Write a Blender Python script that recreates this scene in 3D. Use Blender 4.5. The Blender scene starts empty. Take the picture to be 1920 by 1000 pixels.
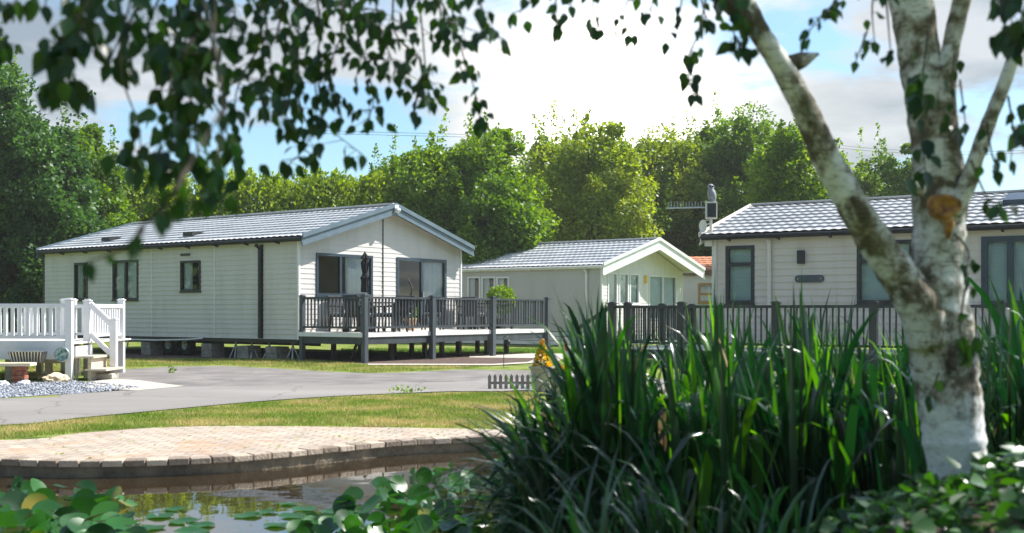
import bpy, bmesh, math, random
import numpy as np
from mathutils import Vector, Matrix
R = math.radians
rnd = random.Random(7)
rng = np.random.default_rng(11)
scene = bpy.context.scene
COL = scene.collection

# ------------------------------------------------------------------ camera
SEED = 1.7
CH, F, CX, HY = 1.22, 2127.0, 960.0, 583.0
cam_d = bpy.data.cameras.new("camera")
cam = bpy.data.objects.new("camera", cam_d); COL.objects.link(cam)
cam.location = (0, 0, CH); cam.rotation_euler = (R(90), 0, 0)
cam_d.sensor_width = 36; cam_d.lens = F / 1920 * 36
cam_d.shift_y = (HY - 500) / 1920
cam_d.clip_start = 0.05; cam_d.clip_end = 3000
cam_d.dof.use_dof = True; cam_d.dof.focus_distance = 29; cam_d.dof.aperture_fstop = 2.7
scene.camera = cam

# ------------------------------------------------------------------ light
EL, AZ = R(50), math.atan2(0.95, 0.31)          # azimuth clockwise from +Y
S = Vector((math.sin(AZ) * math.cos(EL), math.cos(AZ) * math.cos(EL), math.sin(EL)))
sun_d = bpy.data.lights.new("sun", "SUN"); sun_d.energy = 5.0; sun_d.angle = R(0.5); sun_d.color = (1, .965, .92)
sun = bpy.data.objects.new("sun", sun_d); COL.objects.link(sun)
sun.rotation_euler = S.to_track_quat('Z', 'Y').to_euler()

world = bpy.data.worlds.new("World"); scene.world = world; world.use_nodes = True
nt = world.node_tree; nt.nodes.clear()
def N(nt, t, **kw):
    n = nt.nodes.new(t)
    for k, v in kw.items(): setattr(n, k, v)
    return n
def setin(n, **kw):
    for k, v in kw.items(): n.inputs[k.replace('_', ' ')].default_value = v
def math_n(nt, op, a, b=None, clamp=False):
    n = N(nt, 'ShaderNodeMath', operation=op); n.use_clamp = clamp
    for i, v in enumerate((a, b)):
        if v is None: continue
        if isinstance(v, (int, float)): n.inputs[i].default_value = v
        else: nt.links.new(v, n.inputs[i])
    return n.outputs[0]
out = N(nt, 'ShaderNodeOutputWorld')
sky = N(nt, 'ShaderNodeTexSky', sky_type='NISHITA'); sky.sun_disc = False
sky.sun_elevation = EL; sky.sun_rotation = AZ; sky.dust_density = 1.2; sky.air_density = 1.0; sky.ozone_density = 1.5
bg1 = N(nt, 'ShaderNodeBackground'); bg1.inputs[1].default_value = 0.115
tint = N(nt, 'ShaderNodeMix', data_type='RGBA', blend_type='MULTIPLY'); tint.inputs[0].default_value = 1; tint.inputs[7].default_value = (.80, .98, 1.03, 1)
nt.links.new(sky.outputs[0], tint.inputs[6]); nt.links.new(tint.outputs[2], bg1.inputs[0])
tc = N(nt, 'ShaderNodeTexCoord')
sep = N(nt, 'ShaderNodeSeparateXYZ'); nt.links.new(tc.outputs['Generated'], sep.inputs[0])
zz = math_n(nt, 'ADD', math_n(nt, 'MAXIMUM', sep.outputs[2], 0.0), 0.16)
px = math_n(nt, 'DIVIDE', sep.outputs[0], zz); py = math_n(nt, 'DIVIDE', sep.outputs[1], zz)
cmb = N(nt, 'ShaderNodeCombineXYZ'); nt.links.new(px, cmb.inputs[0]); nt.links.new(py, cmb.inputs[1]); cmb.inputs[2].default_value = SEED
n1 = N(nt, 'ShaderNodeTexNoise'); setin(n1, Scale=1.35, Detail=9.0, Roughness=0.56, Distortion=0.25); nt.links.new(cmb.outputs[0], n1.inputs['Vector'])
n2 = N(nt, 'ShaderNodeTexNoise'); setin(n2, Scale=1.9, Detail=7.0, Roughness=0.55); nt.links.new(cmb.outputs[0], n2.inputs['Vector'])
# sun glow painted into the clouds near the centre, away from the sun lamp
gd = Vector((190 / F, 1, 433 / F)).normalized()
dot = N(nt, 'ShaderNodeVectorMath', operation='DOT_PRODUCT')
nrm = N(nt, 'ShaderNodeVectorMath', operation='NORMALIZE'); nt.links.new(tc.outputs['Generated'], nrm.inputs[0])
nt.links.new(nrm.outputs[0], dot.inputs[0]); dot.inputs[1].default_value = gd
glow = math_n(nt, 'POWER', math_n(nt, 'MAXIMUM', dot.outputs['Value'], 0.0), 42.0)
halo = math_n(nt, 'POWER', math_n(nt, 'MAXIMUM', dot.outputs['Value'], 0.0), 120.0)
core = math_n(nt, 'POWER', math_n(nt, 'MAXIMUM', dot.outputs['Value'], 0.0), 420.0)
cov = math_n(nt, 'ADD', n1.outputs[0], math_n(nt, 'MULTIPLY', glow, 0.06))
ramp = N(nt, 'ShaderNodeValToRGB'); ramp.color_ramp.elements[0].position = .475; ramp.color_ramp.elements[1].position = .57
nt.links.new(cov, ramp.inputs[0])
cc = N(nt, 'ShaderNodeValToRGB')
cc.color_ramp.elements[0].position = .40; cc.color_ramp.elements[0].color = (.30, .35, .40, 1)
cc.color_ramp.elements[1].position = .60; cc.color_ramp.elements[1].color = (.60, .625, .65, 1)
nt.links.new(n2.outputs[0], cc.inputs[0])
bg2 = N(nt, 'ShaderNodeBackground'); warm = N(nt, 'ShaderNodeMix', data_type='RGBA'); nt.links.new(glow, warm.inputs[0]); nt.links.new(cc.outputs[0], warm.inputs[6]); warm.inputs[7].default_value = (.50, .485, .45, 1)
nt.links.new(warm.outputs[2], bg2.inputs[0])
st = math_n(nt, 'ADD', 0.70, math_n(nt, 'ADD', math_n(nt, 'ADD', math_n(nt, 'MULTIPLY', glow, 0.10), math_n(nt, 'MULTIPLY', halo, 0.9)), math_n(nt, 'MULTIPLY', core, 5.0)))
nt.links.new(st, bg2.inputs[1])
mx = N(nt, 'ShaderNodeMixShader')
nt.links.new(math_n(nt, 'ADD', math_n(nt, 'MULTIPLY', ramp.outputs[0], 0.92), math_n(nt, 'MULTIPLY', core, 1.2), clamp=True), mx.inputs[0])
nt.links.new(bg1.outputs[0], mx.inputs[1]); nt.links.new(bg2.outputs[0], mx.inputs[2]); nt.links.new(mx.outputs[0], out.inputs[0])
vs = scene.view_settings
vs.view_transform = 'Standard'; vs.look = 'None'; vs.gamma = 1; vs.exposure = 0.88
scene.cycles.max_bounces = 8; scene.cycles.transparent_max_bounces = 16
scene.cycles.use_denoising = True

# ------------------------------------------------------------------ helpers
def P(x, y, Z):                                   # photo pixel at depth Z -> point
    return Vector(((x - CX) / F * Z, Z, CH - (y - HY) / F * Z))
def G(x, y, z=0.0):                               # photo pixel on the ground
    Z = (CH - z) * F / (y - HY)
    return Vector(((x - CX) / F * Z, Z, z))

MATS = {}
def pmat(name, c1, c2=None, scale=4.0, rough=.6, bump=0.0, bscale=30.0, metal=0.0, detail=4.0, pos=(.35, .65), stretch=(1, 1, 1), spec=.5, c3=None, island=False):
    if name in MATS: return MATS[name]
    m = bpy.data.materials.new(name); m.use_nodes = True; nt = m.node_tree
    b = nt.nodes['Principled BSDF']; b.inputs['Roughness'].default_value = rough; b.inputs['Metallic'].default_value = metal
    b.inputs['Specular IOR Level'].default_value = spec
    tc = N(nt, 'ShaderNodeTexCoord'); mp = N(nt, 'ShaderNodeMapping'); mp.inputs['Scale'].default_value = stretch
    nt.links.new(tc.outputs['Object'], mp.inputs[0])
    no = N(nt, 'ShaderNodeTexNoise'); setin(no, Scale=scale, Detail=detail, Roughness=.6); nt.links.new(mp.outputs[0], no.inputs['Vector'])
    cr = N(nt, 'ShaderNodeValToRGB'); e = cr.color_ramp.elements
    e[0].position, e[1].position = pos; e[0].color = (*c1, 1); e[1].color = (*(c2 or c1), 1)
    if c3: k = e.new(sum(pos) / 2); k.color = (*c3, 1)
    if island:
        ge = N(nt, 'ShaderNodeNewGeometry'); nt.links.new(math_n(nt, 'ADD', math_n(nt, 'MULTIPLY', ge.outputs['Random Per Island'], .55), math_n(nt, 'MULTIPLY', no.outputs[0], .5)), cr.inputs[0])
    else: nt.links.new(no.outputs[0], cr.inputs[0])
    nt.links.new(cr.outputs[0], b.inputs['Base Color'])
    if bump:
        nb = N(nt, 'ShaderNodeTexNoise'); setin(nb, Scale=bscale, Detail=5.0); nt.links.new(mp.outputs[0], nb.inputs['Vector'])
        bp = N(nt, 'ShaderNodeBump'); bp.inputs['Strength'].default_value = bump; bp.inputs['Distance'].default_value = .02
        nt.links.new(nb.outputs[0], bp.inputs['Height']); nt.links.new(bp.outputs[0], b.inputs['Normal'])
    MATS[name] = m; return m
def leafmat(name, c1, c2, c3=None, trans=.4, rough=.45, spec=.4, scale=.5, con=1.0):
    m = bpy.data.materials.new(name); m.use_nodes = True; nt = m.node_tree; nt.nodes.remove(nt.nodes['Principled BSDF'])
    o = nt.nodes['Material Output']
    g = N(nt, 'ShaderNodeNewGeometry'); tc = N(nt, 'ShaderNodeTexCoord')
    no = N(nt, 'ShaderNodeTexNoise'); setin(no, Scale=scale, Detail=2.0); nt.links.new(tc.outputs['Object'], no.inputs['Vector'])
    f = math_n(nt, 'ADD', math_n(nt, 'MULTIPLY', g.outputs['Random Per Island'], .6), math_n(nt, 'MULTIPLY', math_n(nt, 'SUBTRACT', no.outputs[0], .3 if con == 1 else .44), con), clamp=True)
    cr = N(nt, 'ShaderNodeValToRGB'); e = cr.color_ramp.elements; e[0].color = (*c1, 1); e[1].color = (*c2, 1); e[0].position = .15; e[1].position = .85
    if c3: k = e.new(.97); k.color = (*c3, 1)
    nt.links.new(f, cr.inputs[0])
    pr = N(nt, 'ShaderNodeBsdfPrincipled'); pr.inputs['Roughness'].default_value = rough; pr.inputs['Specular IOR Level'].default_value = spec
    nt.links.new(cr.outputs[0], pr.inputs['Base Color'])
    tr = N(nt, 'ShaderNodeBsdfTranslucent')
    hs = N(nt, 'ShaderNodeHueSaturation'); hs.inputs['Hue'].default_value = .485; hs.inputs['Saturation'].default_value = 1.15; hs.inputs['Value'].default_value = 1.7
    nt.links.new(cr.outputs[0], hs.inputs['Color']); nt.links.new(hs.outputs[0], tr.inputs[0])
    mx = N(nt, 'ShaderNodeMixShader'); mx.inputs[0].default_value = trans
    nt.links.new(pr.outputs[0], mx.inputs[1]); nt.links.new(tr.outputs[0], mx.inputs[2]); nt.links.new(mx.outputs[0], o.inputs[0])
    MATS[name] = m; return m
def glassmat(name, tint=(.80, .86, .87), refl=.03, rough=.01):
    m = bpy.data.materials.new(name); m.use_nodes = True; nt = m.node_tree; nt.nodes.remove(nt.nodes['Principled BSDF'])
    o = nt.nodes['Material Output']
    t = N(nt, 'ShaderNodeBsdfTransparent'); t.inputs[0].default_value = (*tint, 1)
    g = N(nt, 'ShaderNodeBsdfGlossy'); g.inputs['Roughness'].default_value = rough; g.inputs[0].default_value = (.95, .97, 1, 1)
    fr = N(nt, 'ShaderNodeFresnel'); fr.inputs[0].default_value = 1.5
    mx = N(nt, 'ShaderNodeMixShader'); nt.links.new(math_n(nt, 'ADD', fr.outputs[0], refl, clamp=True), mx.inputs[0])
    nt.links.new(t.outputs[0], mx.inputs[1]); nt.links.new(g.outputs[0], mx.inputs[2]); nt.links.new(mx.outputs[0], o.inputs[0])
    MATS[name] = m; return m

def tag(o, label=None, cat=None, group=None, kind=None):
    if label: o['label'] = label
    if cat: o['category'] = cat
    if group: o['group'] = group
    if kind: o['kind'] = kind
    return o
def empty(name, loc=(0, 0, 0), rz=0, label=None, cat=None, group=None, parent=None):
    o = bpy.data.objects.new(name, None); COL.objects.link(o); o.location = loc; o.rotation_euler = (0, 0, rz)
    o.empty_display_size = .1
    if parent: o.parent = parent
    return tag(o, label, cat, group)
def copy_tree(o, parent=None):
    c = o.copy(); COL.objects.link(c); c.parent = parent
    for ch in [x for x in list(COL.objects) if x.parent == o]: copy_tree(ch, c)
    return c

class MB:
    def __init__(s): s.v = []; s.f = []
    def add(s, vs, fs):
        n = len(s.v); s.v += [tuple(v) for v in vs]; s.f += [tuple(i + n for i in f) for f in fs]; return s
    def quad(s, a, b, c, d): return s.add((a, b, c, d), ((0, 1, 2, 3),))
    def box(s, x0, x1, y0, y1, z0, z1):
        return s.add([(x, y, z) for z in (z0, z1) for y in (y0, y1) for x in (x0, x1)],
                     ((0, 2, 3, 1), (4, 5, 7, 6), (0, 1, 5, 4), (2, 6, 7, 3), (0, 4, 6, 2), (1, 3, 7, 5)))
    def bar(s, a, b, w, h=None, up=(0, 0, 1)):       # rectangular bar from a to b
        a, b = Vector(a), Vector(b); d = (b - a).normalized(); h = h or w
        u = Vector(up)
        if abs(d.dot(u)) > .95: u = Vector((0, 1, 0))
        r = d.cross(u).normalized(); u = r.cross(d)
        vs = [p + r * (i * w / 2) + u * (j * h / 2) for p in (a, b) for i, j in ((-1, -1), (1, -1), (1, 1), (-1, 1))]
        return s.add(vs, ((0, 1, 2, 3), (7, 6, 5, 4), (0, 4, 5, 1), (1, 5, 6, 2), (2, 6, 7, 3), (3, 7, 4, 0)))
    def tube(s, pts, rad, seg=10, jit=0.0, cap=True):
        pts = [Vector(p) for p in pts]; n = len(pts)
        if not isinstance(rad, (list, tuple)): rad = [rad] * n
        ref = Vector((0.13, 0.97, 0.2)); base = len(s.v); vs = []
        for i, p in enumerate(pts):
            d = (pts[min(i + 1, n - 1)] - pts[max(i - 1, 0)]).normalized()
            r = d.cross(ref)
            if r.length < .1: r = d.cross(Vector((1, 0, 0)))
            r.normalize(); u = r.cross(d)
            for k in range(seg):
                a = 2 * math.pi * k / seg; q = rad[i] * (1 + jit * (rnd.random() - .5))
                vs.append(p + r * (q * math.cos(a)) + u * (q * math.sin(a)))
        fs = [(i * seg + k, i * seg + (k + 1) % seg, (i + 1) * seg + (k + 1) % seg, (i + 1) * seg + k) for i in range(n - 1) for k in range(seg)]
        if cap: fs += [tuple(range(seg))[::-1], tuple((n - 1) * seg + k for k in range(seg))]
        return s.add(vs, fs)
    def lathe(s, prof, c=(0, 0, 0), seg=20):
        vs = []; n = len(prof)
        for r, z in prof:
            for k in range(seg):
                a = 2 * math.pi * k / seg; vs.append((c[0] + r * math.cos(a), c[1] + r * math.sin(a), c[2] + z))
        fs = [(i * seg + k, i * seg + (k + 1) % seg, (i + 1) * seg + (k + 1) % seg, (i + 1) * seg + k) for i in range(n - 1) for k in range(seg)]
        return s.add(vs, fs)
    def build(s, name, m, parent=None, smooth=False, bevel=0.0):
        me = bpy.data.meshes.new(name); me.from_pydata(s.v, [], s.f); me.update()
        if m: me.materials.append(MATS[m] if isinstance(m, str) else m)
        if smooth: me.polygons.foreach_set('use_smooth', [True] * len(me.polygons))
        o = bpy.data.objects.new(name, me); COL.objects.link(o)
        if parent: o.parent = parent
        if bevel:
            b = o.modifiers.new('bevel', 'BEVEL'); b.width = bevel; b.segments = 2; b.limit_method = 'ANGLE'
        return o

def np_mesh(name, V, F_list, m, parent=None, smooth=False):
    """V (n,3); F_list list of (k, m) int arrays of same-size faces"""
    me = bpy.data.meshes.new(name); me.vertices.add(len(V)); me.vertices.foreach_set('co', np.asarray(V, np.float32).ravel())
    loops = np.concatenate([f.ravel() for f in F_list]); sizes = np.concatenate([np.full(len(f), f.shape[1]) for f in F_list])
    starts = np.concatenate([[0], np.cumsum(sizes)[:-1]])
    me.loops.add(len(loops)); me.loops.foreach_set('vertex_index', loops.astype(np.int32))
    me.polygons.add(len(sizes)); me.polygons.foreach_set('loop_start', starts.astype(np.int32))
    me.update(calc_edges=True); me.validate()
    if smooth: me.polygons.foreach_set('use_smooth', np.ones(len(sizes), bool))
    me.materials.append(MATS[m] if isinstance(m, str) else m)
    o = bpy.data.objects.new(name, me); COL.objects.link(o)
    if parent: o.parent = parent
    return o
def unit(a): return a / np.maximum(np.linalg.norm(a, axis=1, keepdims=True), 1e-9)
def scatter(name, tv, tf, Pn, D, Nn, size, m, parent=None, wid=1.0):
    """template verts tv (x side, y along, z normal), faces tf; at Pn, along D, normal Nn, scale size"""
    tv = np.array(tv, float); n = len(Pn)
    D = unit(D); Sd = unit(np.cross(D, Nn)); Nn = np.cross(Sd, D)
    size = np.broadcast_to(size, (n,))
    V = (Pn[:, None, :] + size[:, None, None] * (tv[None, :, 0:1] * wid * Sd[:, None, :] + tv[None, :, 1:2] * D[:, None, :] + tv[None, :, 2:3] * Nn[:, None, :])).reshape(-1, 3)
    off = (np.arange(n) * len(tv))[:, None]
    FL = []
    for k in sorted({len(f) for f in tf}):
        t = np.array([f for f in tf if len(f) == k])
        FL.append((off[:, :, None] + t[None]).reshape(-1, k))
    return np_mesh(name, V, FL, m, parent)
DIAMOND = ([(0, 0, 0), (.3, .45, .1), (0, 1, 0), (-.3, .45, .1)], [(0, 1, 2, 3)])
OVATE = ([(0, 0, 0), (.30, .16, .05), (.40, .38, .08), (.27, .68, .05), (0, 1.08, -.03), (-.27, .68, .05), (-.40, .38, .08), (-.30, .16, .05), (0, .4, -.01)],
         [(0, 1, 2, 8), (2, 3, 4, 8), (0, 8, 6, 7), (8, 4, 5, 6)])

# ------------------------------------------------------------------ materials
pmat('grass_ground', (.07, .10, .02), (.24, .20, .10), scale=1.4, rough=.95, bump=.6, bscale=60, detail=8, pos=(.38, .66), c3=(.19, .25, .05), spec=.1)
pmat('soil', (.04, .03, .018), (.08, .06, .035), scale=5, rough=.95, bump=.6)
pmat('asphalt', (.20, .186, .172), (.29, .268, .247), scale=.55, stretch=(.35, 1, 1), c3=(.235, .218, .20), rough=.85, bump=.5, bscale=140, detail=10, pos=(.3, .7), spec=.3)
pmat('asphalt_drive', (.14, .128, .12), (.27, .245, .225), scale=1.3, rough=.88, bump=.6, bscale=140, detail=10, pos=(.3, .7), spec=.3)
pmat('concrete', (.38, .34, .28), (.50, .46, .39), scale=3, rough=.9, bump=.3, detail=8)
pmat('mulch', (.05, .03, .022), (.14, .09, .07), scale=9, rough=.95, bump=.8, bscale=70)
pmat('wall_grey', (0.53, 0.502, 0.47), (0.60, 0.572, 0.54), scale=2.6, rough=.55, bump=.05, bscale=90, stretch=(1, 1, .22), detail=7, pos=(.3, .55))
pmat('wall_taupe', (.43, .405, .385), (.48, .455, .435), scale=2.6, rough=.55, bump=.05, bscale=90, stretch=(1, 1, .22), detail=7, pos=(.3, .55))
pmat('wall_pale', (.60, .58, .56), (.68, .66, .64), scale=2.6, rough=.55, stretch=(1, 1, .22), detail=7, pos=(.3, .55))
pmat('wall_cream', (0.60, 0.525, 0.44), (0.67, 0.595, 0.51), scale=2.6, rough=.55, bump=.05, bscale=90, stretch=(1, 1, .22), detail=7, pos=(.3, .55))
pmat('white_plastic', (.69, .685, .685), (.76, .755, .755), scale=3, rough=.4)
pmat('cream_plastic', (.66, .62, .54), (.72, .68, .60), scale=3, rough=.45)
pmat('roof_tile', (.44, .445, .445), (.60, .60, .595), scale=1.6, rough=.42, detail=6, bump=.1, bscale=200, spec=.5)
pmat('roof_tile_dark', (.36, .36, .36), (.52, .515, .51), scale=1.6, rough=.5, detail=6, bump=.1, bscale=200, spec=.6)
pmat('terracotta', (.45, .17, .08), (.62, .27, .14), scale=6, rough=.8)
pmat('black_trim', (.012, .014, .017), (.022, .024, .028), scale=4, rough=.45)
pmat('slate_trim', (.10, .145, .18), (.13, .175, .21), scale=3, rough=.4)
pmat('frame_slate', (.025, .045, .065), (.04, .06, .08), scale=3, rough=.35)
pmat('deck_dark', (.018, .021, .026), (.032, .037, .043), scale=5, rough=.5, stretch=(1, 1, .3))
pmat('deck_grey', (.032, .040, .048), (.055, .066, .076), scale=5, rough=.5, stretch=(1, 1, .3))
pmat('deck_post', (.05, .062, .074), (.075, .09, .104), scale=5, rough=.45, stretch=(1, 1, .3))
pmat('deck_board', (.60, .57, .52), (.70, .67, .62), scale=6, rough=.6)
pmat('dark_timber', (.03, .028, .026), (.06, .055, .05), scale=6, rough=.8)
pmat('interior', (.16, .14, .12), (.22, .19, .16), scale=2, rough=.9)
pmat('curtain', (.74, .76, .77), (.84, .86, .86), scale=3, rough=.9)
pmat('rubber', (.01, .01, .01), (.02, .02, .02), rough=.8)
pmat('steel', (.42, .43, .44), (.55, .56, .56), rough=.4, metal=.7)
pmat('block', (.20, .18, .155), (.32, .29, .25), scale=8, rough=.95, bump=.5)
pmat('rattan', (.012, .012, .014), (.035, .034, .036), scale=40, rough=.7)
pmat('cushion', (.20, .22, .24), (.28, .30, .32), rough=.9)
pmat('black_fabric', (.008, .008, .010), (.018, .018, .022), rough=.95, scale=10)
pmat('clay', (.36, .22, .13), (.50, .33, .20), rough=.9, scale=6)
pmat('sandstone', (.55, .42, .27), (.72, .60, .42), rough=.95, scale=8, bump=.8, bscale=25)
pmat('brick_red', (.20, .06, .035), (.36, .14, .08), rough=.95, scale=14, bump=.6)
pmat('plank', (.62, .50, .32), (.74, .63, .44), rough=.8, scale=4, stretch=(1, 8, 8))
pmat('slate_chip', (.09, .10, .125), (.40, .42, .46), scale=14, pos=(.2, .8), island=True, rough=.7, detail=2)
pmat('green_disc', (.05, .16, .14), (.40, .52, .46), scale=22, rough=.4, pos=(.42, .58))
pmat('orange_wood', (.14, .06, .02), (.50, .24, .06), scale=22, c3=(.36, .16, .04), rough=.7, bump=.5)
pmat('brown_paint', (.13, .075, .04), (.17, .10, .055), rough=.6)
pmat('orange_frame', (.42, .20, .05), (.50, .26, .08), rough=.5)
pmat('owl_grey', (.16, .17, .19), (.36, .37, .39), scale=16, rough=.7)
pmat('red_paint', (.55, .04, .04), (.65, .07, .06), rough=.5)
pmat('yellow_lamp', (.7, .45, .05), (.8, .55, .1), rough=.4)
pmat('blind', (.72, .78, .78), (.82, .86, .86), rough=.6, scale=60, stretch=(.1, .1, 4))
pmat('bark_dark', (.035, .028, .02), (.10, .08, .055), scale=7, rough=.95, bump=.8, stretch=(1, 1, .3))
glassmat('glass'); glassmat('glass_blue', (.80, .90, .92), .06)
pmat('pale_wood', (.42, .36, .27), (.58, .51, .40), rough=.8, scale=5, stretch=(1, 6, 6))

def coords(nt, kind='Object'):
    return N(nt, 'ShaderNodeTexCoord').outputs[kind]
def brick_mat():
    m = bpy.data.materials.new('paving_bricks'); m.use_nodes = True; nt = m.node_tree; b = nt.nodes['Principled BSDF']; b.inputs['Roughness'].default_value = .9
    o = coords(nt); mp = N(nt, 'ShaderNodeMapping'); mp.inputs['Rotation'].default_value = (0, 0, R(12)); nt.links.new(o, mp.inputs[0])
    br = N(nt, 'ShaderNodeTexBrick'); nt.links.new(mp.outputs[0], br.inputs['Vector'])
    setin(br, Scale=1.0, Mortar_Size=.009, Brick_Width=.21, Row_Height=.105, Mortar_Smooth=.3)
    br.inputs['Color1'].default_value = (.40, .33, .265, 1); br.inputs['Color2'].default_value = (.50, .425, .35, 1); br.inputs['Mortar'].default_value = (.17, .14, .10, 1)
    n = N(nt, 'ShaderNodeTexNoise'); setin(n, Scale=1.3, Detail=12.0, Roughness=.8); nt.links.new(o, n.inputs['Vector'])
    r = N(nt, 'ShaderNodeValToRGB'); e = r.color_ramp.elements; e[0].position = .50; e[0].color = (0, 0, 0, 1); e[1].position = .62; e[1].color = (1, 1, 1, 1); nt.links.new(n.outputs[0], r.inputs[0])
    mx = N(nt, 'ShaderNodeMix', data_type='RGBA'); nt.links.new(math_n(nt, 'MULTIPLY', r.outputs[0], .55), mx.inputs[0]); nt.links.new(br.outputs[0], mx.inputs[6]); mx.inputs[7].default_value = (.46, .24, .12, 1)
    n3 = N(nt, 'ShaderNodeTexNoise'); setin(n3, Scale=3.2, Detail=6.0, Roughness=.7); nt.links.new(o, n3.inputs['Vector'])
    r3 = N(nt, 'ShaderNodeValToRGB'); r3.color_ramp.elements[0].position = .3; r3.color_ramp.elements[0].color = (.72, .72, .72, 1); r3.color_ramp.elements[1].position = .7; r3.color_ramp.elements[1].color = (1.1, 1.08, 1.05, 1); nt.links.new(n3.outputs[0], r3.inputs[0])
    mm = N(nt, 'ShaderNodeMix', data_type='RGBA', blend_type='MULTIPLY'); mm.inputs[0].default_value = 1; nt.links.new(mx.outputs[2], mm.inputs[6]); nt.links.new(r3.outputs[0], mm.inputs[7])
    nt.links.new(mm.outputs[2], b.inputs['Base Color'])
    bp = N(nt, 'ShaderNodeBump'); bp.inputs['Strength'].default_value = .5; bp.inputs['Distance'].default_value = .01; nt.links.new(n3.outputs[0], bp.inputs['Height']); nt.links.new(bp.outputs[0], b.inputs['Normal'])
    MATS['paving_bricks'] = m
brick_mat()
pmat('coping_brick', (.16, .12, .09), (.50, .41, .32), scale=9, pos=(.2, .8), island=True, rough=.95, bump=.7, bscale=40)
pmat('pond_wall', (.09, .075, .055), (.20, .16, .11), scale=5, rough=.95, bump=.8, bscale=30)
def water_mat():
    m = bpy.data.materials.new('pond_water'); m.use_nodes = True; nt = m.node_tree; b = nt.nodes['Principled BSDF']
    b.inputs['Base Color'].default_value = (.030, .020, .010, 1); b.inputs['Roughness'].default_value = .015; b.inputs['IOR'].default_value = 2.5; b.inputs['Specular IOR Level'].default_value = .8
    n = N(nt, 'ShaderNodeTexNoise'); setin(n, Scale=2.6, Detail=3.0); nt.links.new(coords(nt), n.inputs['Vector'])
    bp = N(nt, 'ShaderNodeBump'); bp.inputs['Strength'].default_value = .035; bp.inputs['Distance'].default_value = .05; nt.links.new(n.outputs[0], bp.inputs['Height']); nt.links.new(bp.outputs[0], b.inputs['Normal'])
    MATS['pond_water'] = m
water_mat()
for nm_ in ('asphalt', 'asphalt_drive'):
    nt = MATS[nm_].node_tree; b_ = nt.nodes['Principled BSDF']; src = b_.inputs['Base Color'].links[0].from_socket; oc = coords(nt)
    dn = N(nt, 'ShaderNodeTexNoise'); setin(dn, Scale=1.5, Detail=6.0); nt.links.new(oc, dn.inputs['Vector'])
    ad = N(nt, 'ShaderNodeMix', data_type='RGBA', blend_type='ADD'); ad.inputs[0].default_value = .5; nt.links.new(oc, ad.inputs[6]); nt.links.new(dn.outputs['Color'], ad.inputs[7])
    vo = N(nt, 'ShaderNodeTexVoronoi', feature='DISTANCE_TO_EDGE'); vo.inputs['Scale'].default_value = .45; nt.links.new(ad.outputs[2], vo.inputs['Vector'])
    k_ = math_n(nt, 'ADD', .62, math_n(nt, 'MULTIPLY', vo.outputs[0], 40.0), clamp=True)
    m2_ = N(nt, 'ShaderNodeMix', data_type='RGBA', blend_type='MULTIPLY'); m2_.inputs[0].default_value = 1; nt.links.new(src, m2_.inputs[6]); nt.links.new(k_, m2_.inputs[7]); nt.links.new(m2_.outputs[2], b_.inputs['Base Color'])
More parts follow.
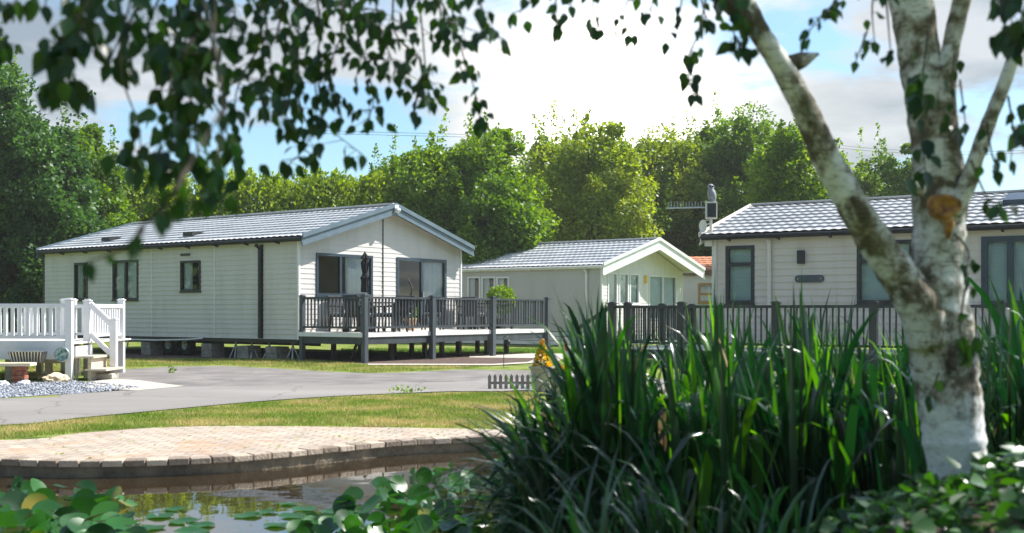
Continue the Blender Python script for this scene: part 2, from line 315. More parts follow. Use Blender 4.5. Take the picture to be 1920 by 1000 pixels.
def birch_mat():
    m = bpy.data.materials.new('birch_bark'); m.use_nodes = True; nt = m.node_tree; b = nt.nodes['Principled BSDF']; b.inputs['Roughness'].default_value = .85
    o = coords(nt)
    def noise(scale, st, det=5, rough=.6):
        mp = N(nt, 'ShaderNodeMapping'); mp.inputs['Scale'].default_value = st; nt.links.new(o, mp.inputs[0])
        n = N(nt, 'ShaderNodeTexNoise'); setin(n, Scale=float(scale), Detail=float(det), Roughness=rough); nt.links.new(mp.outputs[0], n.inputs['Vector']); return n.outputs[0]
    def ramp(v, stops):
        r = N(nt, 'ShaderNodeValToRGB'); e = r.color_ramp.elements
        e[0].position, e[0].color = stops[0][0], (*stops[0][1], 1); e[1].position, e[1].color = stops[-1][0], (*stops[-1][1], 1)
        for p, c in stops[1:-1]: k = e.new(p); k.color = (*c, 1)
        nt.links.new(v, r.inputs[0]); return r.outputs[0]
    base = ramp(noise(7.5, (1, 1, .8), 9, .68), [(.40, (.085, .066, .042)), (.46, (.17, .14, .095)), (.51, (.37, .335, .28)), (.58, (.66, .64, .61))])
    dark = ramp(noise(5, (1, 1, .5), 8, .75), [(.40, (.16, .12, .08)), (.46, (1, 1, 1))])
    lent = ramp(noise(7, (2, 2, 14), 3, .6), [(.36, (.35, .29, .23)), (.42, (1, 1, 1))])
    moss = ramp(noise(4.6, (1, 1, .6), 7, .7), [(.50, (0, 0, 0)), (.60, (.8, .8, .8))])
    mu = N(nt, 'ShaderNodeMix', data_type='RGBA', blend_type='MULTIPLY'); mu.inputs[0].default_value = .8; nt.links.new(base, mu.inputs[6]); nt.links.new(dark, mu.inputs[7])
    ml_ = N(nt, 'ShaderNodeMix', data_type='RGBA', blend_type='MULTIPLY'); ml_.inputs[0].default_value = .8; nt.links.new(mu.outputs[2], ml_.inputs[6]); nt.links.new(lent, ml_.inputs[7])
    mg = N(nt, 'ShaderNodeMix', data_type='RGBA'); nt.links.new(math_n(nt, 'MULTIPLY', moss, .4), mg.inputs[0]); nt.links.new(ml_.outputs[2], mg.inputs[6]); mg.inputs[7].default_value = (.13, .12, .045, 1)
    sp = N(nt, 'ShaderNodeSeparateXYZ'); nt.links.new(o, sp.inputs[0])
    low = math_n(nt, 'SUBTRACT', .36, sp.outputs[2]); nz = noise(9, (1, 1, 1), 7, .7)
    lowm = math_n(nt, 'MULTIPLY', math_n(nt, 'ADD', low, math_n(nt, 'MULTIPLY', math_n(nt, 'SUBTRACT', nz, .5), .5)), 12.0, clamp=True)
    band = math_n(nt, 'MULTIPLY', math_n(nt, 'SUBTRACT', noise(4.2, (.8, .8, 1.1), 5, .6), .56), 14.0, clamp=True)
    wm = math_n(nt, 'MAXIMUM', lowm, math_n(nt, 'MULTIPLY', band, .9))
    wcol = ramp(noise(26, (1, 1, 2.2), 6, .7), [(.33, (.28, .25, .22)), (.42, (.66, .65, .63)), (.6, (.80, .79, .78))])
    mw = N(nt, 'ShaderNodeMix', data_type='RGBA'); nt.links.new(wm, mw.inputs[0]); nt.links.new(mg.outputs[2], mw.inputs[6]); nt.links.new(wcol, mw.inputs[7])
    nt.links.new(mw.outputs[2], b.inputs['Base Color'])
    bp = N(nt, 'ShaderNodeBump'); bp.inputs['Strength'].default_value = .6; bp.inputs['Distance'].default_value = .02; nt.links.new(noise(14, (1, 1, .4), 5), bp.inputs['Height']); nt.links.new(bp.outputs[0], b.inputs['Normal'])
    MATS['birch_bark'] = m
birch_mat()
leafmat('leaf_dark', (.024, .070, .018), (.085, .185, .040), trans=.40)
leafmat('leaf_mid', (.045, .11, .012), (.155, .27, .035), trans=.45)
leafmat('leaf_bright', (.065, .15, .012), (.22, .34, .035), trans=.48)
leafmat('leaf_yellow', (.10, .18, .015), (.31, .38, .06), trans=.48)  # sun glow's warm wash painted into the tree leaf colour; fallen leaves share it
leafmat('leaf_hedge', (.11, .20, .008), (.31, .42, .025), trans=.45)
leafmat('leaf_birch', (.008, .032, .010), (.030, .085, .014), trans=.36, rough=.35, spec=.5)
leafmat('leaf_reed', (.004, .023, .011), (.015, .068, .017), trans=.25, rough=.27, spec=.9, scale=1.5)
leafmat('leaf_reed_young', (.02, .10, .012), (.10, .28, .03), trans=.5, rough=.3, spec=.7, scale=1.5)
leafmat('leaf_reed_dead', (.20, .14, .06), (.42, .33, .18), trans=.3, rough=.7)
leafmat('leaf_lily', (.006, .042, .008), (.028, .14, .012), (.30, .24, .05), trans=.3, rough=.33, spec=.7, scale=2)
leafmat('leaf_ivy', (.015, .06, .014), (.05, .16, .022), (.20, .10, .04), trans=.3, rough=.35, spec=.5, scale=2)
leafmat('blade_grass', (.13, .21, .03), (.46, .38, .15), (.56, .42, .22), trans=.3, rough=.7, spec=.2, scale=1.1, con=2.6)
leafmat('blade_grass_deep', (.05, .15, .02), (.13, .25, .03), trans=.3, rough=.7, spec=.2, scale=.8)
leafmat('petal_yellow', (.75, .46, .01), (.88, .64, .03), trans=.3, rough=.6)
leafmat('petal_orange', (.70, .18, .02), (.80, .40, .05), trans=.3, rough=.6)
leafmat('petal_white', (.75, .72, .70), (.85, .82, .80), trans=.3, rough=.6)

# ------------------------------------------------------------------ ground, pond, road
def poly_sheet(name, pts, z, m, kind='structure', holes=()):
    bm = bmesh.new()
    def loop(ps):
        vs = [bm.verts.new((p[0], p[1], z)) for p in ps]
        return [bm.edges.new((vs[i], vs[(i + 1) % len(vs)])) for i in range(len(vs))]
    es = loop(pts)
    for h in holes: es += loop(h)
    bmesh.ops.triangle_fill(bm, use_beauty=True, use_dissolve=False, edges=es)
    for f in bm.faces:
        if f.normal.z < 0: f.normal_flip()
    me = bpy.data.meshes.new(name); bm.to_mesh(me); bm.free(); me.materials.append(MATS[m])
    o = bpy.data.objects.new(name, me); COL.objects.link(o); o['kind'] = kind
    return o
def smooth_curve(pts, n=8):
    out = []
    P_ = [Vector(p[:2]) for p in pts]
    for i in range(len(P_) - 1):
        p0, p1, p2, p3 = P_[max(i - 1, 0)], P_[i], P_[i + 1], P_[min(i + 2, len(P_) - 1)]
        for k in range(n):
            t = k / n
            out.append(.5 * ((2 * p1) + (p2 - p0) * t + (2 * p0 - 5 * p1 + 4 * p2 - p3) * t * t + (3 * p1 - p0 - 3 * p2 + p3) * t ** 3))
    return out + [P_[-1]]
coping_px = [(0, 866), (120, 869), (230, 868), (400, 862), (520, 853), (600, 845), (740, 831), (860, 825), (1000, 821)]
cop = [Vector((-9.5, 10.6)), Vector((-7, 9.6)), Vector((-5.4, 9.27))] + [G(x, y).to_2d() for x, y in coping_px] + [Vector((1.2, 10.95)), Vector((2.4, 10.7))]
cop_c = smooth_curve(cop, 8)
near_edge = [Vector(p) for p in ((3.3, 9.6), (3.5, 7.5), (2.6, 6.0), (1.6, 5.2), (.4, 4.6), (-2, 4.2), (-6, 4.2), (-10, 5), (-12, 8))]
pond = cop_c + near_edge
WZ = -.118
ground = poly_sheet('ground', [(-900, -200), (900, -200), (900, 1500), (-900, 1500)], 0, 'grass_ground', holes=[pond])
water = MB().add([(-13, 3.5, WZ), (4.5, 3.5, WZ), (4.5, 12, WZ), (-13, 12, WZ)], ((0, 1, 2, 3),)).build('water', 'pond_water'); water['kind'] = 'structure'
bed = MB()
for i in range(len(pond)):
    a, b = pond[i], pond[(i + 1) % len(pond)]
    bed.quad((a.x, a.y, -.7), (b.x, b.y, -.7), (b.x, b.y, -.003), (a.x, a.y, -.003))
o = bed.build('pond_wall', 'pond_wall'); o['kind'] = 'structure'
# paved terrace
back_px = [(1010, 807), (930, 806), (700, 802), (500, 800), (400, 800), (290, 803), (150, 813), (0, 826)]
back = smooth_curve([G(x, y).to_2d() for x, y in back_px] + [Vector((-7.5, 11.2)), Vector((-9.9, 12.2))], 6)
inner = [p for p in cop_c]
paving = poly_sheet('paving', [Vector((2.4, 11.6)), Vector((1.2, 11.7))] + back + [p + Vector((0, .12)) for p in inner], .004, 'paving_bricks')
# coping stones, one course along the water's edge
cb = MB(); cw = MB()
acc = 0.0; dl = .17
pts = cop_c; segs = []
L = [0.0]
for i in range(1, len(pts)): L.append(L[-1] + (pts[i] - pts[i - 1]).length)
def along(s):
    for i in range(1, len(pts)):
        if L[i] >= s: t = (s - L[i - 1]) / (L[i] - L[i - 1]); return pts[i - 1].lerp(pts[i], t)
    return pts[-1]
s = 0
while s + dl < L[-1]:
    a, b = along(s + .006), along(s + dl - .006); d = (b - a).normalized(); n = Vector((-d.y, d.x))
    j = rnd.uniform(-.008, .008); ov = -.03 + j; dp = .125; zt = .022 + rnd.uniform(-.004, .004); zb = -.028
    c = [a + n * ov, b + n * ov, b + n * dp, a + n * dp]
    cb.add([(p.x, p.y, zb) for p in c] + [(p.x, p.y, zt) for p in c], ((3, 2, 1, 0), (4, 5, 6, 7), (0, 1, 5, 4), (1, 2, 6, 5), (2, 3, 7, 6), (3, 0, 4, 7)))
    s += dl
s = 0
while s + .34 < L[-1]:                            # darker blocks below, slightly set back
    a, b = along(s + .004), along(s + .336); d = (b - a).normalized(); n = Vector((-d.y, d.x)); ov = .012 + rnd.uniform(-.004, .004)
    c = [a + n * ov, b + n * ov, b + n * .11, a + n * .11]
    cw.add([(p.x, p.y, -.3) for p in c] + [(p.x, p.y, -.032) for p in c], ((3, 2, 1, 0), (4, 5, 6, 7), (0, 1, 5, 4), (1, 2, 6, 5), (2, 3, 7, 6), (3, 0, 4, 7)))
    s += .34
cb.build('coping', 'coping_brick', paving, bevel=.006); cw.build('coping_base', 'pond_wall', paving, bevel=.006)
# road and drive
lower = [G(x, y).to_2d() for x, y in [(0, 799), (150, 785), (300, 771), (450, 757), (600, 746), (750, 739), (900, 735)]] + [Vector((3, 16.6)), Vector((12, 14.8)), Vector((30, 11))]
lower = [Vector((-14, 11.0)), Vector((-8, 11.6))] + lower
upper = [Vector((30, 15)), Vector((12, 18.5)), Vector((5, 20)), G(960, 712).to_2d(), G(880, 716).to_2d(), G(700, 722).to_2d(), G(500, 725).to_2d(), G(340, 727).to_2d(), G(256, 733).to_2d(), G(120, 741).to_2d(), G(0, 749).to_2d(), Vector((-14, 14.4))]
road = poly_sheet('road', smooth_curve(lower, 4) + smooth_curve(upper, 4), .012, 'asphalt')
drive = poly_sheet('driveway', [G(200, 745).to_2d(), G(340, 735).to_2d(), G(500, 730).to_2d(), G(920, 722).to_2d(), G(1060, 715).to_2d(), G(1060, 696).to_2d(), G(940, 695).to_2d(), G(860, 694).to_2d(), G(760, 699).to_2d(), G(690, 701).to_2d(), G(600, 697).to_2d(), G(520, 692).to_2d(), G(420, 687).to_2d(), G(330, 688).to_2d(), G(245, 693).to_2d(), G(150, 698).to_2d()], .008, 'asphalt_drive')
slab = poly_sheet('path', [G(150, 728).to_2d(), G(180, 716).to_2d(), G(216, 712).to_2d(), G(262, 715).to_2d(), G(345, 726).to_2d(), G(258, 734).to_2d()], .016, 'concrete')
pad = poly_sheet('hardstanding', [G(200, 672).to_2d(), G(560, 672).to_2d(), G(640, 678).to_2d(), G(700, 684).to_2d(), G(925, 684).to_2d(), G(1010, 679).to_2d(), G(1005, 667).to_2d(), G(800, 664).to_2d(), G(600, 660).to_2d(), G(200, 656).to_2d()], .004, 'mulch')
kerb = poly_sheet('pavement', [G(690, 686).to_2d(), G(925, 686.5).to_2d(), G(1045, 680).to_2d(), G(1060, 672).to_2d(), G(1010, 672).to_2d(), G(990, 680).to_2d(), G(925, 684).to_2d(), G(690, 683.6).to_2d()], .02, 'concrete')
side_road = poly_sheet('lane', [G(880, 671).to_2d(), G(1120, 673).to_2d(), G(1120, 664).to_2d(), G(880, 663).to_2d()], .008, 'concrete')

# slate gravel
def in_poly(x, y, poly):
    c = np.zeros(len(x), bool); n = len(poly)
    for i in range(n):
        x1, y1 = poly[i][0], poly[i][1]; x2, y2 = poly[(i + 1) % n][0], poly[(i + 1) % n][1]
        if y1 == y2: continue
        k = ((y1 > y) != (y2 > y)) & (x < (x2 - x1) * (y - y1) / (y2 - y1) + x1); c ^= k
    return c
def sample(poly, n):
    xs = [p[0] for p in poly]; ys = [p[1] for p in poly]; X, Y = [], []
    while sum(map(len, X)) < n:
        x = rng.uniform(min(xs), max(xs), n * 2); y = rng.uniform(min(ys), max(ys), n * 2); k = in_poly(x, y, poly); X.append(x[k]); Y.append(y[k])
    return np.concatenate(X)[:n], np.concatenate(Y)[:n]
gp = [(-13.5, 14.6)] + [tuple(G(x, y).to_2d()) for x, y in [(0, 747), (120, 740), (250, 732), (262, 728), (170, 718), (120, 716), (60, 719), (0, 722)]] + [(-13.5, 18)]
x, y = sample(gp, 9000)
OCT = ([(1, 0, 0), (-1, 0, 0), (0, .7, 0), (0, -.7, 0), (0, 0, .45), (0, 0, -.3)], [(0, 2, 4), (2, 1, 4), (1, 3, 4), (3, 0, 4), (2, 0, 5), (1, 2, 5), (3, 1, 5), (0, 3, 5)])
n = len(x)
g = scatter('gravel', *OCT, np.stack([x, y, rng.uniform(.0, .02, n)], 1), rng.normal(size=(n, 3)), np.tile([0, 0, 1.], (n, 1)) + rng.normal(size=(n, 3)) * .4, rng.uniform(.015, .042, n), 'slate_chip')
g['kind'] = 'stuff'
gb = poly_sheet('gravel_bed', gp, .008, 'slate_chip')

# grass blades
BLADE = ([(-.09, 0, 0), (.09, 0, 0), (.05, .6, .12), (0, 1, .35), (-.05, .6, .12)], [(0, 1, 2, 4), (4, 2, 3)])
def grass(name, poly, n, h, m):
    x, y = sample(poly, n)
    D = rng.normal(size=(n, 3)) * .45; D[:, 2] = 1
    o = scatter(name, *BLADE, np.stack([x, y, np.full(n, -.003)], 1), D, rng.normal(size=(n, 3)), rng.uniform(.5, 1.2, n) * h, m)
    o['kind'] = 'stuff'; return o
strip = [tuple(p) for p in back] + [(-9.9, 11.6)] + [(v.x, v.y - .03) for v in lower[1:9]] + [(2.6, 12)]
lawn_near = list(map(tuple, [G(1010, 806).to_2d(), G(700, 801).to_2d(), G(500, 799).to_2d(), G(400, 799).to_2d(), G(290, 802).to_2d(), G(150, 812).to_2d(), G(0, 825).to_2d(), (-7, 11.25), (-7.4, 11.55)] + [G(x, y).to_2d() for x, y in [(0, 801), (150, 787), (300, 773), (450, 759), (600, 748), (750, 741), (900, 737), (1010, 736)]]))
grass('grass', lawn_near, 60000, .042, 'blade_grass')
lawn_far = list(map(tuple, [G(x, y).to_2d() for x, y in [(225, 691), (245, 690), (330, 686), (420, 685), (520, 690), (600, 695), (690, 699), (760, 697), (860, 692), (925, 688), (700, 687), (640, 680), (560, 674), (200, 674), (0, 690), (0, 712), (120, 712)]]))
grass('grass', lawn_far, 26000, .06, 'blade_grass')
verge = list(map(tuple, [G(x, y).to_2d() for x, y in [(640, 663), (1130, 664), (1130, 655), (640, 655)]]))
grass('grass', verge, 9000, .08, 'blade_grass_deep')

# ------------------------------------------------------------------ lodges
def siding(mb, o, du, n, length, z0, z1, openings, bh=.125, thick=.010, gable=None):
    """lapped boards on a vertical plane; gable=(eave, rise) clips the rows above eave to the roof line"""
    o, du, n = Vector(o), Vector(du), Vector(n)
    top = z1 if not gable else gable[0] + gable[1]
    zs = set()
    k = z0
    while k < top: zs.add(round(k, 4)); k += bh
    rows = sorted(zs)
    cuts = sorted(set(rows + [round(v, 4) for op in openings for v in (op[2], op[3])] + [top] + ([round(gable[0], 4)] if gable else [])))
    cuts = [c for c in cuts if z0 <= c <= top]
    def lim(z):
        if gable and z > gable[0]:
            q = (z - gable[0]) / gable[1] * length / 2; return q, length - q
        return 0.0, length
    for a, b in zip(cuts, cuts[1:]):
        if b - a < 1e-4: continue
        r0 = max(r for r in rows if r <= a + 1e-5)
        oa = thick * (1 - (a - r0) / bh); ob = thick * (1 - (b - r0) / bh)
        blocks = sorted((op[0], op[1]) for op in openings if op[2] < b - 1e-4 and op[3] > a + 1e-4)
        la, ra = lim(a); lb, rb = lim(b); xs = [(la, lb)]
        segs = []; cur = (la, lb)
        for s0, s1 in blocks: segs.append((cur, (s0, s0))); cur = (s1, s1)
        segs.append((cur, (ra, rb)))
        for (pa, pb), (qa, qb) in segs:
            if qa - pa < 1e-4: continue
            A = o + du * pa + n * oa; B = o + du * qa + n * oa; C_ = o + du * qb + n * ob; D = o + du * pb + n * ob
            A.z, B.z, C_.z, D.z = a, a, b, b
            mb.quad(A, B, C_, D)
            if abs(a - r0) < 1e-4:                # underside lip
                A2 = o + du * pa; B2 = o + du * qa; A2.z = B2.z = a
                mb.quad(A2, B2, B, A)
def plane_pt(o, du, n, s, z, off=0.0):
    p = Vector(o) + Vector(du) * s + Vector(n) * off; p.z = z; return p
def pbox(mb, o, du, n, s0, s1, z0, z1, d0, d1):
    vs = [plane_pt(o, du, n, s, z, d) for z in (z0, z1) for d in (d0, d1) for s in (s0, s1)]
    mb.add(vs, ((0, 2, 3, 1), (4, 5, 7, 6), (0, 1, 5, 4), (2, 6, 7, 3), (0, 4, 6, 2), (1, 3, 7, 5)))
def window(parent, o, du, n, s0, s1, z0, z1, frame='frame_slate', fw=.06, mull=(), trans=(), curt='sides', glass='glass', name='window', sill=True):
    mb = MB(); e = .032
    pbox(mb, o, du, n, s0, s1, z1 - fw, z1, -.06, e); pbox(mb, o, du, n, s0, s1, z0, z0 + fw, -.06, e)
    pbox(mb, o, du, n, s0, s0 + fw, z0 + fw, z1 - fw, -.06, e - .002); pbox(mb, o, du, n, s1 - fw, s1, z0 + fw, z1 - fw, -.06, e - .002)
    for m_ in mull: pbox(mb, o, du, n, s0 + (s1 - s0) * m_ - fw * .5, s0 + (s1 - s0) * m_ + fw * .5, z0 + fw, z1 - fw, -.055, e - .006)
    for t_ in trans: pbox(mb, o, du, n, s0 + fw, s1 - fw, z0 + (z1 - z0) * t_ - fw * .5, z0 + (z1 - z0) * t_ + fw * .5, -.05, e - .008)
    w = mb.build(name, frame, parent)
    q_ = [plane_pt(o, du, n, s, z, -.01) for s, z in ((s0 + fw, z0 + fw), (s1 - fw, z0 + fw), (s1 - fw, z1 - fw), (s0 + fw, z1 - fw))]
    if (q_[1] - q_[0]).cross(q_[2] - q_[0]).dot(Vector(n)) < 0: q_.reverse()
    g = MB().quad(*q_)
    g.build('pane', glass, w)
    def drape(a, b, zt=z1, zb=z0):
        c = MB(); k = 14; pr = None
        for i in range(k + 1):
            s = a + (b - a) * i / k; d = -.085 - .02 * math.sin(i * 2.4)
            q = (plane_pt(o, du, n, s, zb, d), plane_pt(o, du, n, s, zt, d))
            if pr: c.quad(pr[0], q[0], q[1], pr[1])
            pr = q
        c.build('curtain', 'curtain', w)
    W_ = s1 - s0
    if curt == 'sides': drape(s0 + .02, s0 + W_ * .22); drape(s1 - W_ * .3, s1 - .02)
    elif curt == 'full': drape(s0 + .02, s1 - .02)
    elif curt == 'left': drape(s0 + .02, s0 + W_ * .4)
    elif curt == 'right': drape(s1 - W_ * .45, s1 - .02)
    elif curt == 'blind':
        c = MB()
        z = z0 + (z1 - z0) * .05
        while z < z1 - .03:
            c.quad(plane_pt(o, du, n, s0 + .03, z, -.10), plane_pt(o, du, n, s1 - .03, z, -.10), plane_pt(o, du, n, s1 - .03, z + .049, -.112), plane_pt(o, du, n, s0 + .03, z + .049, -.112)); z += .05
        c.build('blind', 'blind', w)
    if sill:
        sm = MB(); pbox(sm, o, du, n, s0 - .02, s1 + .02, z0 - .03, z0 - .002, -.02, .055); sm.build('sill', frame, w)
    return w
def tile_sheet(parent, e0, e1, r0, r1, m, pitch=.21, row=.36, amp=.018, step=.022, spp=8, name='roof'):
    """pressed tile roof between eave line e0-e1 and ridge line r0-r1"""
    e0, e1, r0, r1 = map(Vector, (e0, e1, r0, r1))
    Lx = (e1 - e0).length; Ls = (r0 - e0).length; nx = max(4, int(Lx / pitch) * spp); nr = max(2, round(Ls / row))
    nrm = (e1 - e0).cross(r0 - e0).normalized()
    if nrm.z < 0: nrm = -nrm
    bl = []
    for r in range(nr): bl += [(r / nr, 0.0, step), ((r + .5) / nr, .5, step * .5), ((r + 1) / nr - 1e-4, 1.0, 0.0)]
    V = []; nb = len(bl)
    e0a, e1a, r0a, r1a, na = map(np.array, (e0, e1, r0, r1, nrm))
    u = np.linspace(0, 1, nx + 1)
    wave = amp * (np.abs(np.sin(np.pi * (u * Lx / pitch))) ** 1.3)
    rows_ = []
    for t, fr, st_ in bl:
        base = (e0a[None] * (1 - u[:, None]) + e1a[None] * u[:, None]) * (1 - t) + (r0a[None] * (1 - u[:, None]) + r1a[None] * u[:, None]) * t
        rows_.append(base + na[None] * (wave + st_)[:, None])
    V = np.concatenate(rows_); w = nx + 1
    i = np.arange(nb - 1)[:, None] * w + np.arange(nx)[None]; i = i.ravel()
    Fq = np.stack([i, i + 1, i + 1 + w, i + w], 1)
    return np_mesh(name, V, [Fq], m, parent)

def lodge(name, label, cat, loc, rz, W, L, fz, ez, rise, wall, roofm, trim, barge, fascia, of=(.3, .3, .3), os_=.2, ob=.05, side_open=(), front_open=(), bh=.125, group=None, tile=(.21, .36), spp=8, gutter='black_trim', barge_h=.2):
    root = empty(name, loc, rz, label, cat, group)
    X, Y, Zu = (1, 0, 0), (0, 1, 0), (0, 0, 1)
    sp = ((0, 0, 0), Y, (-1, 0, 0)); fp = ((0, 0, 0), X, (0, -1, 0))
    th_ = .015 if bh < .14 else .02
    mb = MB(); siding(mb, *sp, L, fz, ez, side_open, bh, th_); mb.build('wall', wall, root)
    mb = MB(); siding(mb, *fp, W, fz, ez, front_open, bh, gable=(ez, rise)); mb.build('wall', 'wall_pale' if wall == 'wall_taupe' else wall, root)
    mb = MB(); siding(mb, (W, 0, 0), Y, X, L, fz, ez, (), bh); mb.build('wall', wall, root)
    mb = MB(); siding(mb, (0, L, 0), X, Y, W, fz, ez, (), bh, gable=(ez, rise)); mb.build('wall', wall, root)
    it = MB(); it.box(.2, W - .2, .1, L - .1, fz, fz + .06); it.box(.2, W - .2, 3.6, 3.68, fz + .06, ez - .03); it.box(.2, W - .2, .1, L - .1, ez - .06, ez - .02)
    it.box(2.4, 2.46, 3.7, L - .2, fz + .06, ez - .06)
    for yy in (5.8, 7.9): it.box(.2, 2.4, yy, yy + .06, fz + .06, ez - .06)
    it.build('interior', 'interior', root)
    # corner trims
    for (cx_, cy_) in ((0, 0), (W, 0), (0, L), (W, L)):
        c = MB(); c.box(cx_ - .03, cx_ + .03, cy_ - .03, cy_ + .03, fz - .01, ez + .0); c.build('corner_trim', trim if cy_ == 0 else gutter, root)
    # roof
    sl = rise / (W / 2); hz = .10
    def ev(side, y): xx = -os_ if side == 0 else W + os_; return (xx, y, ez + hz - sl * os_)
    rz_ = ez + rise + hz
    yb = L + ob
    tile_sheet(root, ev(0, -of[0]), ev(0, yb), (W / 2, -of[1], rz_), (W / 2, yb, rz_), roofm, *tile, spp=spp)
    tile_sheet(root, ev(1, -of[2]), ev(1, yb), (W / 2, -of[1], rz_), (W / 2, yb, rz_), roofm, *tile, spp=spp)
    so = MB()                                     # soffit / roof underside
    d = .06
    for side, o_ in ((0, of[0]), (1, of[2])):
        a, b = Vector(ev(side, -o_)), Vector(ev(side, yb)); r0, r1 = Vector((W / 2, -of[1], rz_)), Vector((W / 2, yb, rz_))
        D = Vector((0, 0, -d)); so.quad(a + D, b + D, r1 + D, r0 + D)
    so.build('soffit', fascia, root)
    rc = MB(); rc.bar((W / 2, -of[1] - .02, rz_ + .045), (W / 2, yb, rz_ + .045), .22, .05); rc.build('ridge_cap', roofm, root, bevel=.015)
    # gutters along eaves
    for side in (0, 1):
        a, b = Vector(ev(side, -of[0] if side == 0 else -of[2])), Vector(ev(side, yb)); sx = -1 if side == 0 else 1
        g = MB(); g.tube([a + Vector((sx * .03, .0, -.045)), b + Vector((sx * .03, 0, -.045))], .036, 8); g.bar(a + Vector((-sx * .02, 0, -.07)), b + Vector((-sx * .02, 0, -.07)), .02, .09)
        gu = g.build('gutter', gutter, root)
        y = .6
        while y < L and side == 0: k = MB(); k.bar(Vector((a.x + sx * .03, y, a.z - .10)), Vector((a.x - sx * .12, y, a.z - .13)), .045, .05); k.build('bracket', gutter, gu); y += 1.15
    # bargeboards, two stepped layers each
    for k_, (yy, o_) in enumerate(((-1, of), (1, (ob,) * 3))):
        for side in (0, 1):
            a = Vector(ev(side, 0)); y0 = -o_[0 if side == 0 else 2] if k_ == 0 else yb; y1 = -o_[1] if k_ == 0 else yb
            r = Vector((W / 2, y1, rz_)); a = Vector((a.x, y0, a.z)); f = -1 if k_ == 0 else 1
            b = MB()
            def slab(t0, t1, y_a, y_b):
                q = []
                for p in (a, r):
                    for zz in (t0, t1):
                        for dy in (y_a, y_b): q.append(p + Vector((0, f * dy, zz)))
                b.add(q, ((0, 1, 3, 2), (4, 6, 7, 5), (0, 4, 5, 1), (2, 3, 7, 6), (0, 2, 6, 4), (1, 5, 7, 3)))
            slab(-barge_h, .02, 0, .03); slab(-.035, .075, .03, .07); slab(-barge_h - .03, -barge_h + .03, .03, .05)
            bo = b.build('bargeboard', barge, root)
    return root, sp, fp
def wall_px(loc, rz, px_, py_, axis):
    """photo pixel -> (distance along the wall, height); axis 'y' = long wall, 'x' = gable wall"""
    c, s_ = math.cos(rz), math.sin(rz); d = (c, s_) if axis == 'x' else (-s_, c); r = (px_ - CX) / F
    t = (r * loc[1] - loc[0]) / (d[0] - r * d[1]); Z = loc[1] + t * d[1]
    return t, CH - (py_ - HY) / F * Z
def orect(loc, rz, x0, x1, y0, y1, axis):
    a, _ = wall_px(loc, rz, x0, y0, axis); b, _ = wall_px(loc, rz, x1, y0, axis)
    xm = (x0 + x1) / 2; _, zt = wall_px(loc, rz, xm, y0, axis); _, zb = wall_px(loc, rz, xm, y1, axis)
    return (min(a, b), max(a, b), zb, zt)

# ---- lodge one (left)
RZ1 = math.atan2(.81, .586); L1 = (-5.22, 27.76, 0)
so1 = [orect(L1, RZ1, 140, 165, 493, 563, 'y'), orect(L1, RZ1, 212, 260, 488, 563, 'y'), orect(L1, RZ1, 339, 377, 489, 547, 'y')]
fo1 = [orect(L1, RZ1, 592, 698, 477, 556, 'x'), (*orect(L1, RZ1, 743, 836, 485, 600, 'x')[:2], .78, orect(L1, RZ1, 743, 836, 485, 600, 'x')[3])]
W1, LL1 = 6.36, 10.95
lodge1, sp, fp = lodge('holiday_lodge', 'long pale grey lodge with slate blue gable trim behind the dark railed deck', 'holiday lodge', L1, RZ1, W1, LL1, .515, 2.98, .93,
    'wall_grey', 'roof_tile', 'white_plastic', 'slate_trim', 'cream_plastic', of=(.3, .3, .3), side_open=so1, front_open=fo1)
window(lodge1, *sp, *so1[0], frame='black_trim', curt='right'); window(lodge1, *sp, *so1[1], frame='black_trim', mull=(.5,), curt='full'); window(lodge1, *sp, *so1[2], frame='black_trim', curt='right')
window(lodge1, *fp, *fo1[0], frame='frame_slate', fw=.07, mull=(.42,), curt='right', glass='glass')
dr = window(lodge1, *fp, *fo1[1], frame='frame_slate', fw=.09, mull=(.5,), curt='right', name='patio_door', sill=False)
h = MB(); pbox(h, *fp, fo1[1][0] + (fo1[1][1] - fo1[1][0]) * .5 - .01, fo1[1][0] + (fo1[1][1] - fo1[1][0]) * .5 + .02, 1.5, 1.75, .03, .07); h.build('handle', 'steel', dr)
def vjoint(px_, m, w, d, name, nm='y', root=lodge1, loc=L1, rz=RZ1, pl=sp, z0=.515, z1=2.95):
    t, _ = wall_px(loc, rz, px_, 500, nm); b = MB(); pbox(b, *pl, t - w / 2, t + w / 2, z0, z1, .0, d); return b.build(name, m, root)
vjoint(285, 'white_plastic', .035, .022, 'joint_strip'); vjoint(403, 'white_plastic', .035, .022, 'joint_strip'); vjoint(717.5, 'black_trim', .03, .022, 'joint_strip', 'x', pl=fp, z1=3.86)
t, _ = wall_px(L1, RZ1, 491, 500, 'y'); b = MB(); b.tube([(-.07, t, .53), (-.07, t, 2.78), (-.2, t, 2.86)], .05, 10); pbox(b, *sp, t - .06, t + .06, .53, 2.88, .0, .02); b.build('downpipe', 'black_trim', lodge1)
v = MB(); a0 = orect(L1, RZ1, 340, 357, 476, 480, 'y'); pbox(v, *sp, *a0[:2], a0[2], a0[3], .01, .04); v.build('wall_vent', 'black_trim', lodge1)
for px_, py_ in ((172, 461), (326, 452)):
    t, _ = wall_px(L1, RZ1, px_, py_, 'y'); q = .55; v = MB(); z_ = 2.98 + .1 + .93 / 3.18 * q
    v.add([(q - .1, t - .2, z_ + .02), (q - .1, t + .2, z_ + .02), (q + .35, t + .17, z_ + .15), (q + .35, t - .17, z_ + .15), (q - .1, t - .2, z_ + .13), (q - .1, t + .2, z_ + .13)],
          ((0, 1, 5, 4), (4, 5, 2, 3), (1, 2, 5), (0, 4, 3), (0, 3, 2, 1))); v.build('roof_vent', 'black_trim', lodge1)
